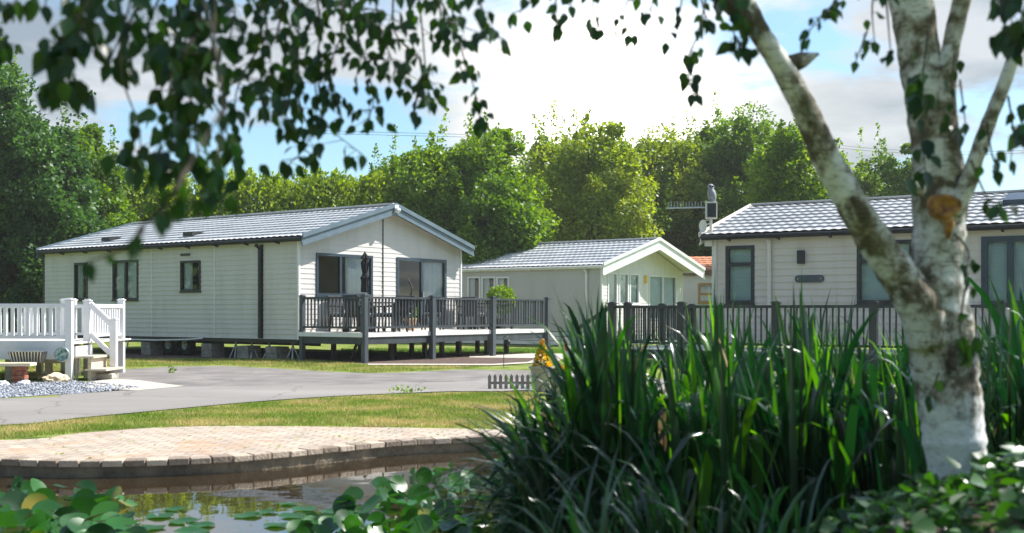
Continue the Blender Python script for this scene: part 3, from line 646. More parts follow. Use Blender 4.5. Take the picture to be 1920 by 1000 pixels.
ml = MB(); ml.lathe([(.0, .0), (.06, .0), (.085, .05), (.06, .1), (0, .11)], (W1 / 2, -.40, 4.0 - .16), 14); ml.box(W1 / 2 - .07, W1 / 2 + .07, -.375, -.345, 3.82, 4.03); ml.build('gable_lamp', 'white_plastic', lodge1, smooth=False)
# chassis
ch = MB()
for xx in (.9, W1 - .9): ch.box(xx - .05, xx + .05, .2, LL1 - .2, .33, .515)
ch.box(.02, .14, .05, LL1 - .05, .42, .512); ch.box(.05, W1 - .05, 0.02, .1, .40, .512)
y = 1.2
while y < LL1: ch.box(.2, W1 - .2, y, y + .08, .40, .508); y += 1.5
ch.build('chassis', 'black_trim', lodge1)
for px_ in (294, 325):
    t, _ = wall_px(L1, RZ1, px_, 655, 'y')
    w = MB(); c = 24; w_ = empty('wheel', (.45, t, .30), parent=lodge1)
    def wheelprof(m, prof, name):
        mb = MB(); mb.lathe(prof, (0, 0, 0), 28); mb.v = [(v[2], v[0], v[1]) for v in mb.v]; return mb.build(name, m, w_, smooth=True)
    wheelprof('rubber', [(.14, -.1), (.25, -.1), (.29, -.07), (.30, 0), (.29, .07), (.25, .1), (.14, .1)], 'tyre')
    wheelprof('steel', [(.0, -.06), (.05, -.08), (.06, -.04), (.11, -.05), (.145, -.09), (.145, .09)], 'rim')
for px_, hh in ((270, .34), (384, .34), (452, .3), (505, .3)):
    t, _ = wall_px(L1, RZ1, px_, 655, 'y'); bk = MB(); bk.box(.06, .5, t - .2, t + .22, 0, hh * .5 - .003); bk.box(.05, .49, t - .19, t + .21, hh * .5, hh + .02)
    bk.build('block_pier', 'block', lodge1, bevel=.01)
for px_ in (428, 458, 491, 535):
    t, _ = wall_px(L1, RZ1, px_, 655, 'y'); j = MB(); 
    for a_ in (0, 1, 2, 3): j.bar((.25, t, .38), (.25 + .16 * math.cos(a_ * 1.57 + .7), t + .16 * math.sin(a_ * 1.57 + .7), .0), .022)
    j.tube([(.25, t, .3), (.25, t, .48)], .02, 8); j.build('jack_stand', 'steel', lodge1)
pp = [(-.10, wall_px(L1, RZ1, x_, 640, 'y')[0], z_) for x_, z_ in ((225, .42), (300, .42), (360, .46), (385, .50))]
w = MB(); w.tube(pp, .022, 8); w.tube([(-.1, wall_px(L1, RZ1, 246, 640, 'y')[0], .42), (-.02, wall_px(L1, RZ1, 240, 640, 'y')[0], .2), (.1, wall_px(L1, RZ1, 225, 640, 'y')[0], .08)], .022, 8); w.build('waste_pipe', 'white_plastic', lodge1)

# ---- lodge two (middle)
L2 = (P(1128, 583, 38.5).x, 38.5, 0); W2 = 5.85; LL2 = 12
so2 = [orect(L2, RZ1, 877, 901, 519, 562, 'y'), orect(L2, RZ1, 903.5, 929, 519, 562, 'y'), orect(L2, RZ1, 931.5, 955, 519, 562, 'y')]
fo2 = [orect(L2, RZ1, 1139, 1157, 511, 571, 'x'), orect(L2, RZ1, 1160, 1178, 512, 571, 'x'), orect(L2, RZ1, 1180, 1198, 513, 571, 'x'), orect(L2, RZ1, 1216, 1268, 517, 600, 'x')]
lodge2, sp2, fp2 = lodge('holiday_lodge', 'greige lodge with white fascia and white windows between the two nearer lodges', 'holiday lodge', L2, RZ1, W2, LL2, .50, 2.72, .95,
    'wall_taupe', 'roof_tile', 'white_plastic', 'white_plastic', 'white_plastic', of=(.12, .6, .85), os_=.15, side_open=so2, front_open=fo2, gutter='white_plastic', barge_h=.34, spp=6)
for o_ in so2: window(lodge2, *sp2, *o_, frame='white_plastic', curt='right')
for o_ in fo2[:3]: window(lodge2, *fp2, *o_, frame='white_plastic', curt='full')
window(lodge2, *fp2, *fo2[3], frame='white_plastic', mull=(.5,), curt='full', name='patio_door', sill=False)
t, _ = wall_px(L2, RZ1, 1101, 500, 'y'); b = MB(); b.tube([(-.06, t, .3), (-.06, t, 2.5), (-.14, t, 2.62)], .045, 10); b.build('downpipe', 'white_plastic', lodge2)
y = 0; sk = MB()
for k in range(3): sk.box(-.03, 0.0, -.02, LL2, .03 + k * .155, .165 + k * .155); sk.box(-.03, W2, -.03, -.0, .03 + k * .155, .165 + k * .155)
sk.build('skirting', 'white_plastic', lodge2)
sk = MB(); sk.box(.01, .05, .05, LL2 - .05, 0.0, .5); sk.box(.05, W2 - .05, .02, .06, 0, .5); sk.build('underfloor_panel', 'black_trim', lodge2)
lm = MB(); q = wall_px(L2, RZ1, 1209, 525, 'x'); pbox(lm, *fp2, q[0] - .05, q[0] + .05, q[1] - .13, q[1] + .15, .0, .1); lm.build('wall_lamp', 'yellow_lamp', lodge2, bevel=.02)

# ---- lodge three (right)
RZ3 = math.atan2(.845, .535); far3 = Vector((4.645, 26.0)); v3 = Vector((-.845, .535)); LL3 = 12.5; o3 = far3 - v3 * LL3
L3 = (o3.x, o3.y, 0); W3 = 6.2
so3 = [orect(L3, RZ3, 1361, 1415, 461, 570, 'y'), orect(L3, RZ3, 1607, 1713, 451, 570, 'y'), orect(L3, RZ3, 1840, 1985, 442, 575, 'y')]
lodge3, sp3, fp3 = lodge('holiday_lodge', 'cream clad lodge with grey tiled roof behind the birch trunk', 'holiday lodge', L3, RZ3, W3, LL3, .5, 2.90, .86,
    'wall_cream', 'roof_tile_dark', 'cream_plastic', 'cream_plastic', 'cream_plastic', of=(.3, .3, .3), ob=.25, side_open=so3, bh=.15, tile=(.215, .40))
window(lodge3, *sp3, *so3[0], frame='black_trim', fw=.08, trans=(.68,), curt='blind', glass='glass_blue')
window(lodge3, *sp3, *so3[1], frame='black_trim', fw=.08, trans=(.68,), curt='blind', glass='glass_blue')
window(lodge3, *sp3, *so3[2], frame='frame_slate', fw=.12, mull=(.62,), curt='blind', glass='glass_blue')
for px_ in (1444,):
    t, _ = wall_px(L3, RZ3, px_, 500, 'y'); b = MB(); b.tube([(-.07, t, .5), (-.07, t, 2.72), (-.15, t, 2.80)], .05, 10); b.build('downpipe', 'cream_plastic', lodge3)
b = MB(); b.box(-.05, .04, LL3 - .06, LL3 + .05, .5, 2.89); b.build('corner_post', 'cream_plastic', lodge3)
q = orect(L3, RZ3, 1497, 1510, 470, 495, 'y'); lm = MB(); pbox(lm, *sp3, *q, .02, .12); lm.build('wall_lamp', 'black_trim', lodge3, bevel=.01)
q = orect(L3, RZ3, 1491, 1546, 516, 530, 'y'); pl = MB(); hh = (q[3] - q[2]) / 2; cz = (q[2] + q[3]) / 2; ring = []
for k in range(12): a_ = -math.pi / 2 + math.pi * k / 11; ring.append((q[1] - hh + hh * math.cos(a_), cz + hh * math.sin(a_)))
for k in range(12): a_ = math.pi / 2 + math.pi * k / 11; ring.append((q[0] + hh + hh * math.cos(a_), cz + hh * math.sin(a_)))
vs_ = [plane_pt(*sp3, s_, z_, d) for d in (.018, .045) for s_, z_ in ring]; m_ = len(ring)
pl.add(vs_, [tuple(range(m_)), tuple(range(m_, 2 * m_))[::-1]] + [(k, (k + 1) % m_, m_ + (k + 1) % m_, m_ + k) for k in range(m_)])
plq = pl.build('name_plaque', 'deck_post', lodge3)
sc_ = MB()
for s_ in (q[0] + .07, q[1] - .07): pbox(sc_, *sp3, s_ - .012, s_ + .012, cz - .012, cz + .012, .046, .052)
sc_.build('screw', 'steel', plq)
# skylight
t, _ = wall_px(L3, RZ3, 1905, 500, 'y'); sl = .86 / 3.1; b = MB(); pa, pb_ = 1.6, 2.4
b.add([(x_, y_, 3.0 + sl * x_ + .04 + d) for d in (0, .1) for x_, y_ in ((pa, t - .9), (pb_, t - .9), (pb_, t + .5), (pa, t + .5))], ((4, 5, 6, 7), (0, 1, 5, 4), (1, 2, 6, 5), (2, 3, 7, 6), (3, 0, 4, 7)))
b.build('skylight', 'frame_slate', lodge3)
# fascia board on the far gable end
b = MB(); b.box(-.12, .0, LL3 + .02, LL3 + .2, 2.70, 2.86); b.build('eave_box', 'cream_plastic', lodge3)

# ---- distant cabin
D4 = 47; x0, x1 = P(1268, 0, D4).x, P(1450, 0, D4).x
cabin = empty('cabin', (x0, D4, 0), 0, 'small distant cream cabin with terracotta roof and orange window frame in the gap', 'cabin')
Wc = x1 - x0; wq = (P(1309, 0, D4).x - x0, P(1342, 0, D4).x - x0, P(0, 569, D4).z, P(0, 531, D4).z)
mb = MB(); siding(mb, (0, 0, 0), (1, 0, 0), (0, -1, 0), Wc, .3, 2.75, [wq], .2); mb.box(0, Wc, 2.2, 4, .3, 2.74); mb.box(0, .05, 0, 2.2, .3, 2.74); mb.box(Wc - .05, Wc, 0, 2.2, .3, 2.74); mb.build('wall', 'cream_plastic', cabin)
window(cabin, (0, 0, 0), (1, 0, 0), (0, -1, 0), *wq, frame='orange_frame', fw=.09, trans=(.45,), curt='full')
mb = MB(); mb.box(-.2, Wc + .2, -.2, -.12, 2.68, 2.86); mb.build('fascia', 'brown_paint', cabin)
tile_sheet(cabin, (-.2, -.2, 2.86), (Wc + .2, -.2, 2.86), (-.2, 2.0, 3.55), (Wc + .2, 2.0, 3.55), 'terracotta', .3, .35, spp=5)
tile_sheet(cabin, (-.2, 4.2, 2.86), (Wc + .2, 4.2, 2.86), (-.2, 2.0, 3.55), (Wc + .2, 2.0, 3.55), 'terracotta', .3, .35, spp=5)

# ------------------------------------------------------------------ decks
def rail_panel(parent, a, b, zb, zt, m, bw=.032, gap=.115, rh=.05, top_w=.09):
    a, b = Vector((*a, 0)), Vector((*b, 0)); mb = MB()
    mb.bar(a + Vector((0, 0, zt - rh / 2)), b + Vector((0, 0, zt - rh / 2)), top_w, rh); mb.bar(a + Vector((0, 0, zb + .025)), b + Vector((0, 0, zb + .025)), .06, .05)
    Ld = (b - a).length; n = max(2, int(Ld / gap))
    for k in range(1, n):
        p = a.lerp(b, k / n); mb.bar(p + Vector((0, 0, zb + .05)), p + Vector((0, 0, zt - rh)), bw, bw)
    return mb.build('railing', m, parent)
def post(parent, x, y, z0, z1, w, m, cap=True, name='post'):
    mb = MB(); mb.box(x - w / 2, x + w / 2, y - w / 2, y + w / 2, z0, z1 - (.03 if cap else 0))
    if cap: mb.box(x - w * .62, x + w * .62, y - w * .62, y + w * .62, z1 - .03, z1 - .008); mb.box(x - w * .4, x + w * .4, y - w * .4, y + w * .4, z1 - .008, z1 + .012)
    return mb.build(name, m, parent, bevel=.006)
deck1 = empty('deck', L1, RZ1, 'raised deck with charcoal balusters in front of the pale grey lodge gable', 'deck')
FZ = .70; DX, DY = 7.62, -2.14
mb = MB(); y = DY - .02
while y < -.06: mb.box(-.06, DX, y, y + .13, FZ - .03, FZ); y += .137
mb.build('floor', 'deck_board', deck1)
mb = MB(); mb.box(-.08, DX + .02, DY - .05, DY - .022, FZ - .10, FZ + .004); mb.box(-.1, -.07, DY - .02, -.06, FZ - .10, FZ + .004); mb.build('edge_board', 'white_plastic', deck1)
mb = MB(); mb.box(-.07, DX, DY - .02, DY + .03, FZ - .27, FZ - .102); mb.box(-.065, -.02, DY + .03, -.08, FZ - .27, FZ - .102); mb.box(DX - .05, DX, DY + .03, 0, FZ - .27, FZ - .102)
xx = .6
while xx < DX: mb.box(xx, xx + .05, DY + .03, -.08, FZ - .2, FZ - .035); xx += .6
mb.build('joists', 'deck_grey', deck1)
px1 = [0.0, 2.46, 4.98, 7.6]
for q in px1: post(deck1, q, DY - .06, 0, 1.60, .125, 'deck_post')
post(deck1, -.03, -.16, 0, 1.60, .115, 'deck_post'); post(deck1, 7.6, -.16, 0, 1.58, .11, 'deck_post')
for a, b in zip(px1, px1[1:]): rail_panel(deck1, (a + .06, DY - .03), (b - .06, DY - .03), .80, 1.555, 'deck_grey')
rail_panel(deck1, (-.02, DY + .01), (-.02, -.22), .80, 1.555, 'deck_grey'); rail_panel(deck1, (7.6, DY + .01), (7.6, -.22), .80, 1.555, 'deck_grey')
for xx in (.7, 1.6, 2.9, 3.7, 4.4, 5.6, 6.6):
    for yy in (-1.55, -.5):
        post(deck1, xx + rnd.uniform(-.1, .1), yy, 0, FZ - .2, .1, 'dark_timber', cap=False, name='support_post')
for xx, yy in ((.55, -1.2), (3.3, -1.3)):
    mb = MB(); mb.bar((xx, yy, .03), (xx + .3, yy, .52), .05); mb.build('brace', 'dark_timber', deck1)

def loc_to_world(base, rz, x, y, z): c, s_ = math.cos(rz), math.sin(rz); return (base[0] + c * x - s_ * y, base[1] + s_ * x + c * y, z)
# lodge 3 deck
base3 = far3; rz3 = RZ3
deck3 = empty('deck', (far3.x, far3.y, 0), RZ3, 'dark railed deck and steps running past the cream lodge behind the reeds', 'deck')
F3 = .40; ZT = 1.335
mb = MB(); y = -12.4
mb.box(-2.0, -.06, -12.5, 1.6, F3 - .03, F3); mb.box(-.06, 2.5, .1, 1.6, F3 - .03, F3); mb.build('floor', 'deck_board', deck3)
mb = MB(); mb.box(-2.05, -2.0, -12.5, 1.62, F3 - .22, F3 - .032); mb.box(-2.0, 2.5, 1.6, 1.65, F3 - .22, F3 - .032); mb.build('joists', 'deck_dark', deck3)
def d3y(px_): # parameter along the front rail line
    bx = loc_to_world((far3.x, far3.y), RZ3, -2.0, 0, 0); return wall_px((bx[0], bx[1]), RZ3, px_, 570, 'y')[0]
ys3 = [d3y(x_) for x_ in (1148, 1278, 1455, 1638, 1876)] + [-11.2]
for q in ys3: post(deck3, -2.0, q, 0, ZT + .07, .15, 'deck_dark')
for a, b in zip(ys3, ys3[1:]): rail_panel(deck3, (-2.0, a - .07), (-2.0, b + .07), .50, ZT, 'deck_dark', rh=.06)
post(deck3, -1.2, ys3[0] + .02, 0, ZT + .07, .15, 'deck_dark')
e_y = ys3[0]
for q in (.6, 2.4): post(deck3, q, e_y, 0, ZT + .05, .13, 'deck_dark')
rail_panel(deck3, (-1.12, e_y), (.53, e_y), .50, ZT, 'deck_dark', rh=.06); rail_panel(deck3, (.67, e_y), (2.33, e_y), .50, ZT, 'deck_dark', rh=.06)
ny = e_y + .95
post(deck3, -2.0, ny, 0, .86, .15, 'deck_dark', name='newel_post')
mb = MB(); mb.bar((-2.0, e_y + .06, ZT - .04), (-2.0, ny - .06, .80), .07, .08); mb.bar((-2.0, e_y + .06, .62), (-2.0, ny - .06, .28), .05, .06)
mb.build('handrail', 'deck_dark', deck3)
for k, (ya, zz) in enumerate(((.05, .27), (.38, .13))): mb = MB(); mb.box(-2.0, -1.1, e_y + .07 + ya, e_y + .07 + ya + .3, zz - .04, zz); mb.build('tread', 'deck_board', deck3)

# white deck at left
wd = empty('deck', (-7.67, 19.66, 0), 0, 'white painted deck with balusters and side steps at the left edge', 'deck')
mb = MB()
y = .0
while y < 3: mb.box(-4.2, .06, y, y + .13, .64, .67); y += .137
mb.build('floor', 'deck_board', wd)
mb = MB(); mb.box(-4.2, -.07, -.03, .0, .50, .70); mb.box(-4.2, -.07, -.05, -.03, .38, .52); mb.box(.06, .09, .07, .85, .42, .60); mb.build('fascia', 'white_plastic', wd)
for x_, y_, zt in ((0, 0, 1.43), (-2.1, 0, 1.43), (-.03, .92, 1.42), (-.98, 2.7, 1.45), (-1.2, 2.75, 1.45), (-3.1, 2.7, 1.45), (-.03, 2.7, 1.45)):
    if x_ == -1.2: x_ = -1.17
    post(wd, x_, y_, 0, zt, .115, 'white_plastic')
rail_panel(wd, (-.06, 0), (-2.04, 0), .74, 1.345, 'white_plastic', bw=.05, gap=.125, rh=.07, top_w=.08)
rail_panel(wd, (-2.16, 0), (-4.2, 0), .74, 1.345, 'white_plastic', bw=.05, gap=.125, rh=.07, top_w=.08)
rail_panel(wd, (-1.05, 2.7), (-3.05, 2.7), .74, 1.345, 'white_plastic', bw=.05, gap=.125, rh=.07); rail_panel(wd, (-.08, 2.7), (-.92, 2.7), .74, 1.345, 'white_plastic', bw=.05, gap=.125, rh=.07)
rail_panel(wd, (-.03, .98), (-.03, 2.64), .74, 1.345, 'white_plastic', bw=.05, gap=.125, rh=.07)
nx_, nyy = P(213, 0, 20.45).x + 7.67, .80
post(wd, nx_, nyy, 0, 1.085, .115, 'white_plastic', name='newel_post')
mb = MB(); mb.bar((.03, .9, 1.34), (nx_ - .06, nyy + .02, .99), .06, .10); mb.bar((.03, .9, .80), (nx_ - .06, nyy + .02, .44), .05, .085); mb.build('handrail', 'white_plastic', wd)
for xa, xb, zz in ((.05, .40, .43), (.24, .62, .205)):
    mb = MB(); mb.box(xa, xb, .05, .92, zz - .035, zz); mb.build('tread', 'pale_wood', wd)
mb = MB(); mb.box(.28, .34, .10, .86, 0, .393); mb.box(.05, .09, .12, .16, 0, .39); mb.box(.05, .56, .78, .83, 0, .168); mb.build('stringer', 'pale_wood', wd)
mb = MB()
for x_ in (-.5, -1.2, -2.2, -3.2): mb.box(x_ - .05, x_ + .05, .3, .4, 0, .40); mb.box(x_ - .05, x_ + .05, 1.6, 1.7, 0, .64)
mb.box(-4.2, -.1, .3, .34, .40, .635); mb.box(-1.0, -.1, .22, .28, .30, .42); mb.build('support_frame', 'pale_wood', wd)

# ------------------------------------------------------------------ things on and around the decks
def on_deck(x, y, z=FZ): return loc_to_world(L1, RZ1, x, y, z)
def make_chair(loc, rz, label, group, first=None):
    if first:
        c = copy_tree(first); c.location = loc; c.rotation_euler = (0, 0, rz); tag(c, label, 'chair', group); return c
    t = empty('garden_chair', loc, rz, label, 'chair', group)
    MB().box(-.25, .25, -.25, .25, .36, .42).build('seat', 'rattan', t, bevel=.01)
    mb = MB(); mb.add([(x_, y_ + d, z_) for d in (0, .05) for x_, y_, z_ in ((-.25, .22, .42), (.25, .22, .42), (.24, .32, .90), (-.24, .32, .90))], ((0, 1, 2, 3), (7, 6, 5, 4), (0, 4, 5, 1), (1, 5, 6, 2), (2, 6, 7, 3), (3, 7, 4, 0))); mb.build('backrest', 'rattan', t, bevel=.01)
    for sx in (-1, 1):
        mb = MB(); mb.bar((sx * .27, -.24, .62), (sx * .27, .27, .64), .05, .035); mb.bar((sx * .27, -.22, .42), (sx * .27, -.22, .61), .03); mb.build('armrest', 'rattan', t)
        for sy in (-1, 1): MB().bar((sx * .23, sy * .23, .36), (sx * .25, sy * .25, 0), .035).build('leg', 'rattan', t)
    MB().box(-.23, .23, -.22, .2, .421, .47).build('cushion', 'cushion', t, bevel=.02)
    return t
def make_table(loc, rz, label, wx, wy, m='rattan'):
    t = empty('garden_table', loc, rz, label, 'table'); MB().box(-wx / 2, wx / 2, -wy / 2, wy / 2, .70, .74).build('tabletop', 'glass_blue' if m == 'glass' else m, t, bevel=.008)
    for sx in (-1, 1):
        for sy in (-1, 1): MB().box(sx * (wx / 2 - .06) - .03, sx * (wx / 2 - .06) + .03, sy * (wy / 2 - .06) - .03, sy * (wy / 2 - .06) + .03, 0, .699).build('leg', 'rattan', t)
    return t
gch = 'dark wicker chairs on the lodge deck'
make_table(on_deck(1.35, -1.15), RZ1, 'dark square dining table under the closed black parasol', 1.0, .9)
c1 = make_chair(on_deck(.75, -1.35), RZ1 + R(90), 'dark wicker chair nearest the lodge corner left of the parasol', gch)
for x_, y_, a_, lb in ((1.1, -.45, 0, 'dark wicker chair backed against the big gable window'), (1.95, -.55, -20, 'dark wicker chair between the parasol and the glass door side'),
                       (2.15, -1.35, -90, 'dark wicker chair at the table end close to the second deck post'), (1.4, -1.82, 180, 'dark wicker chair right behind the railing by the parasol base')):
    make_chair(on_deck(x_, y_), RZ1 + R(a_), lb, gch, c1)
make_table(on_deck(6.35, -1.2), RZ1, 'dark low table at the right end of the lodge deck', 1.1, .7)
for x_, y_, a_, lb in ((5.55, -1.2, 90, 'dark wicker chair left of the table at the deck right end'), (6.1, -.55, 0, 'dark wicker chair behind the table at the deck right end'), (6.75, -.5, 0, 'dark wicker chair beside the green bush on the deck'), (4.2, -.75, -60, 'lone dark wicker chair by the patio door')):
    make_chair(on_deck(x_, y_), RZ1 + R(a_), lb, gch, c1)
# parasol
pz = on_deck(*(lambda q: (q, -1.0))(1.28)); 
par = empty('parasol', pz, RZ1, 'closed black parasol standing by the big gable window', 'parasol')
mb = MB(); mb.lathe([(0, 0), (.26, 0), (.26, .05), (.05, .08), (.03, .25), (0, .25)], seg=24); mb.build('base', 'black_trim', par)
MB().tube([(0, 0, .08), (0, 0, 1.9)], .022, 12).build('pole', 'steel', par)
mb = MB(); segp = 16; prof = [(.06, .98), (.10, 1.0), (.085, 1.25), (.11, 1.35), (.055, 1.42), (.085, 1.6), (.10, 1.72), (.05, 1.80), (.11, 1.82), (.05, 1.92), (.012, 1.98), (0, 2.02)]
vs_ = []
for r_, z_ in prof:
    for k in range(segp): a_ = 2 * math.pi * k / segp; q = r_ * (1.12 if k % 2 else .78); vs_.append((q * math.cos(a_), q * math.sin(a_), z_))
mb.add(vs_, [(i * segp + k, i * segp + (k + 1) % segp, (i + 1) * segp + (k + 1) % segp, (i + 1) * segp + k) for i in range(len(prof) - 1) for k in range(segp)]); mb.build('canopy', 'black_fabric', par)
MB().tube([(0, 0, 1.40), (0, 0, 1.44)], .075, 12).build('strap', 'rattan', par)
# spiral topiary
tp = empty('topiary', on_deck(3.28, -.75), 0, 'potted spiral stemmed topiary between the gable window and the patio door', 'potted plant')
mb = MB(); mb.lathe([(0, 0), (.12, 0), (.17, .28), (.19, .30), (.17, .32), (.15, .30), (0, .29)]); mb.build('pot', 'clay', tp)
mb = MB(); pts_ = [(.05 * math.sin(k * .55), .05 * math.cos(k * .55), .3 + k * .055) for k in range(22)]; mb.tube(pts_, [.03] * 18 + [.025, .02, .015, .01], 8); mb.build('stem', 'bark_dark', tp)
def blob_leaves(name, parent, centre, rad, n, size, m, flat=1.0, tmpl=DIAMOND):
    d = unit(rng.normal(size=(n, 3))); r = rad * rng.uniform(.55, 1.0, (n, 1)) ** .6; p = d * r; p[:, 2] *= flat
    return scatter(name, *tmpl, p + np.array(centre)[None], d + rng.normal(size=(n, 3)) * .7, rng.normal(size=(n, 3)), rng.uniform(.7, 1.3, n) * size, m, parent)
blob_leaves('foliage', tp, (0, 0, .5), .16, 260, .06, 'leaf_mid', 1.4)
# round bush in pot
bu = empty('potted_bush', on_deck(7.0, -1.0), 0, 'leafy bright green bush in a pot at the deck right corner', 'potted plant')
mb = MB(); mb.lathe([(0, 0), (.13, 0), (.18, .28), (.2, .3), (.17, .3), (0, .28)]); mb.build('pot', 'deck_grey', bu)
mb = MB(); mb.tube([(0, 0, .28), (.01, 0, .7)], [.025, .02], 8); mb.build('stem', 'bark_dark', bu)
blob_leaves('foliage', bu, (0, 0, .84), .42, 1300, .09, 'leaf_bright', .95)

# hanging hook lantern in front of the deck
lp = G(943, 700) ; hk = empty('garden_hook', (lp.x, 24.5, 0), 0, 'thin black garden hook standing between the deck and the picket edging', 'garden hook')
mb = MB(); mb.tube([(0, 0, 0), (0, 0, .62)] + [(.05 - .05 * math.cos(a_), 0, .62 + .05 * math.sin(a_)) for a_ in (.6, 1.2, 1.8, 2.4, 3.0)], .008, 6); mb.build('rod', 'black_trim', hk)
mb = MB(); mb.lathe([(0, 0), (.035, .01), (.04, .1), (.01, .15), (0, .15)], (.1, 0, .46), 10); mb.build('lantern', 'black_trim', hk)

# picket edging, pots and flowers
pf = empty('picket_edging', (P(915, 0, 17.6).x, 17.6, 0), R(2), 'low weathered wooden picket edging beside the pots of yellow flowers', 'garden edging')
mb = MB(); x = 0
while x < 1.4:
    mb.add([(x + a_, 0, z_) for a_, z_ in ((0, 0), (.05, 0), (.05, .2), (.025, .24), (0, .2))] + [(x + a_, .02, z_) for a_, z_ in ((0, 0), (.05, 0), (.05, .2), (.025, .24), (0, .2))],
           ((0, 1, 2, 3, 4), (9, 8, 7, 6, 5), (0, 5, 6, 1), (1, 6, 7, 2), (2, 7, 8, 3), (3, 8, 9, 4), (4, 9, 5, 0))); x += .085
mb.build('picket_panel', 'block', pf); MB().box(0, 1.4, .02, .035, .08, .12).build('rail', 'block', pf)
def flower_pot(x, Z, w, h, label, conical, z0=0):
    t = empty('flower_pot', (P(x, 0, Z).x, Z, z0), 0, label, 'flower pot', 'flower pots by the picket edging')
    mb = MB(); mb.lathe([(0, 0), (w * .32, 0), (w * .46, h * .9), (w * .52, h * .92), (w * .52, h), (w * .45, h), (w * .43, h * .9), (0, h * .88)], seg=28); mb.build('pot', 'concrete', t)
    n = 700; zz = rng.uniform(0, 1, n); a_ = rng.uniform(0, 6.283, n); rr = w * (.36 * (1 - zz) if conical else .42 * np.sqrt(1 - zz * .9)) * rng.uniform(.7, 1.05, n)
    hh = .42 if conical else .2
    p = np.stack([rr * np.cos(a_), rr * np.sin(a_), h * .9 + zz * hh], 1); k = rng.random(n) < (.72 if conical else .45)
    D = np.stack([np.cos(a_), np.sin(a_), np.full(n, .6)], 1) + rng.normal(size=(n, 3)) * .5
    scatter('leaves', *DIAMOND, p[~k] * [1.02, 1.02, .96], D[~k], rng.normal(size=(int((~k).sum()), 3)), .06, 'leaf_mid', t)
    scatter('flowers', *DIAMOND, p[k], D[k], rng.normal(size=(int(k.sum()), 3)), .045, 'petal_yellow' if conical else 'petal_orange', t, wid=1.6)
    return t
flower_pot(1017, 17.2, .40, .38, 'tall cone of yellow flowers in a round pale pot beside the picket edging', True)
flower_pot(1105, 17.6, .40, .34, 'pale pot with a yellow flower cone half hidden by the reeds', True)
flower_pot(1052, 16.4, .36, .22, 'low pot of orange flowers between the two cone pots', False)
sg = empty('garden_sign', (P(1068, 0, 18.6).x, 18.6, 0), 0, 'small pale board with red marks standing behind the flower pots', 'sign')
MB().box(-.1, .1, 0, .02, .42, .78).build('board', 'cream_plastic', sg); MB().box(-.015, .015, .02, .045, 0, .7).build('stake', 'pale_wood', sg)
mb = MB(); mb.lathe([(0, 0), (.022, 0), (.022, .006), (0, .006)]); mb.v = [(v[0] + .04, -v[2] - .001, v[1] + .64) for v in mb.v]; mb.bar((-.08, -.004, .66), (-.05, -.004, .56), .03, .004); mb.build('mark', 'red_paint', sg)

# white deck surroundings
gr = empty('planter', (P(52, 0, 19.4).x, 19.40, .0), 0, 'slatted grey trough planter hanging on the white deck front', 'planter')
mb = MB(); mb.add([(x_, y_, z_) for x_, y_, z_ in ((-.30, 0.1, .52), (.30, .1, .52), (.25, .1, .34), (-.25, .1, .34), (-.30, -.1, .52), (.30, -.1, .52), (.25, -.06, .34), (-.25, -.06, .34))], ((0, 1, 2, 3), (7, 6, 5, 4), (0, 3, 7, 4), (1, 5, 6, 2), (3, 2, 6, 7))); mb.build('trough', 'dark_timber', gr)
mb = MB()
for k in range(11): x_ = -.27 + k * .054; mb.bar((x_, -.105, .525), (x_ * .88, -.07, .34), .022, .012)
mb.bar((-.31, -.105, .53), (.31, -.105, .53), .02, .02); mb.build('slats', 'steel', gr)
dk = empty('wall_plate', (P(117, 0, 19.55).x, 19.55, P(0, 665, 19.55).z), 0, 'round teal patterned plate fixed on the white deck fascia', 'plate')
mb = MB(); mb.lathe([(0, .02), (.10, .02), (.115, .035), (.125, .02), (.12, 0), (0, 0)], seg=32); mb.v = [(v[0], -v[2], v[1]) for v in mb.v]; mb.build('dish', 'green_disc', dk, smooth=True)
mb = MB(); mb.lathe([(.112, .03), (.128, .034), (.132, .015), (.122, .0)], seg=32); mb.v = [(v[0], -v[2], v[1]) for v in mb.v]; mb.build('rim', 'steel', dk, smooth=True)
bn = empty('bench', (P(12, 0, 18.9).x, 18.9, 0), R(3), 'rustic pale plank bench on red brick pillars at the left edge', 'bench')
MB().box(-.95, .44, -.14, .16, .30, .355).build('seat', 'plank', bn, bevel=.01)
for x_ in (-.18 - .4, .22):
    mb = MB()
    for k in range(4): mb.box(x_ - .10 - .008 * (k % 2), x_ + .10 + .008 * (k % 2), -.08, .1, k * .075 + .002, k * .075 + .07)
    mb.build('leg', 'brick_red', bn, bevel=.008)
def rock(x, y, Z, r, label, m='sandstone', flat=.5, cat='rock', name='rock'):
    bm = bmesh.new(); bmesh.ops.create_icosphere(bm, subdivisions=3, radius=r)
    sd = rnd.random() * 50
    from mathutils import noise as mn
    for v in bm.verts: v.co *= 1 + .38 * mn.noise(v.co * (2.2 / r) + Vector((sd, 0, 0))) + .12 * mn.noise(v.co * (7 / r) + Vector((sd, 0, 0))); v.co.z *= flat; v.co.x *= 1.25
    me = bpy.data.meshes.new(name); bm.to_mesh(me); bm.free(); me.materials.append(MATS[m])
    o = bpy.data.objects.new(name, me); COL.objects.link(o); o.location = (P(x, 0, Z).x, Z, r * flat * .6); o.rotation_euler = (0, 0, rnd.random() * 3); tag(o, label, cat); return o
rock(105, 0, 19.2, .16, 'lumpy sandstone rock on the slate gravel below the deck corner post', flat=.65)
rock(45, 0, 18.4, .085, 'small whitish stone on gravel in front of the brick pillar', 'white_plastic', .7)
rock(5, 0, 18.3, .085, 'small whitish stone at the left edge beside the bench', 'white_plastic', .7)
rock(82, 0, 20.2, .09, 'flat tan stone lying on dry grass behind the sandstone rock')
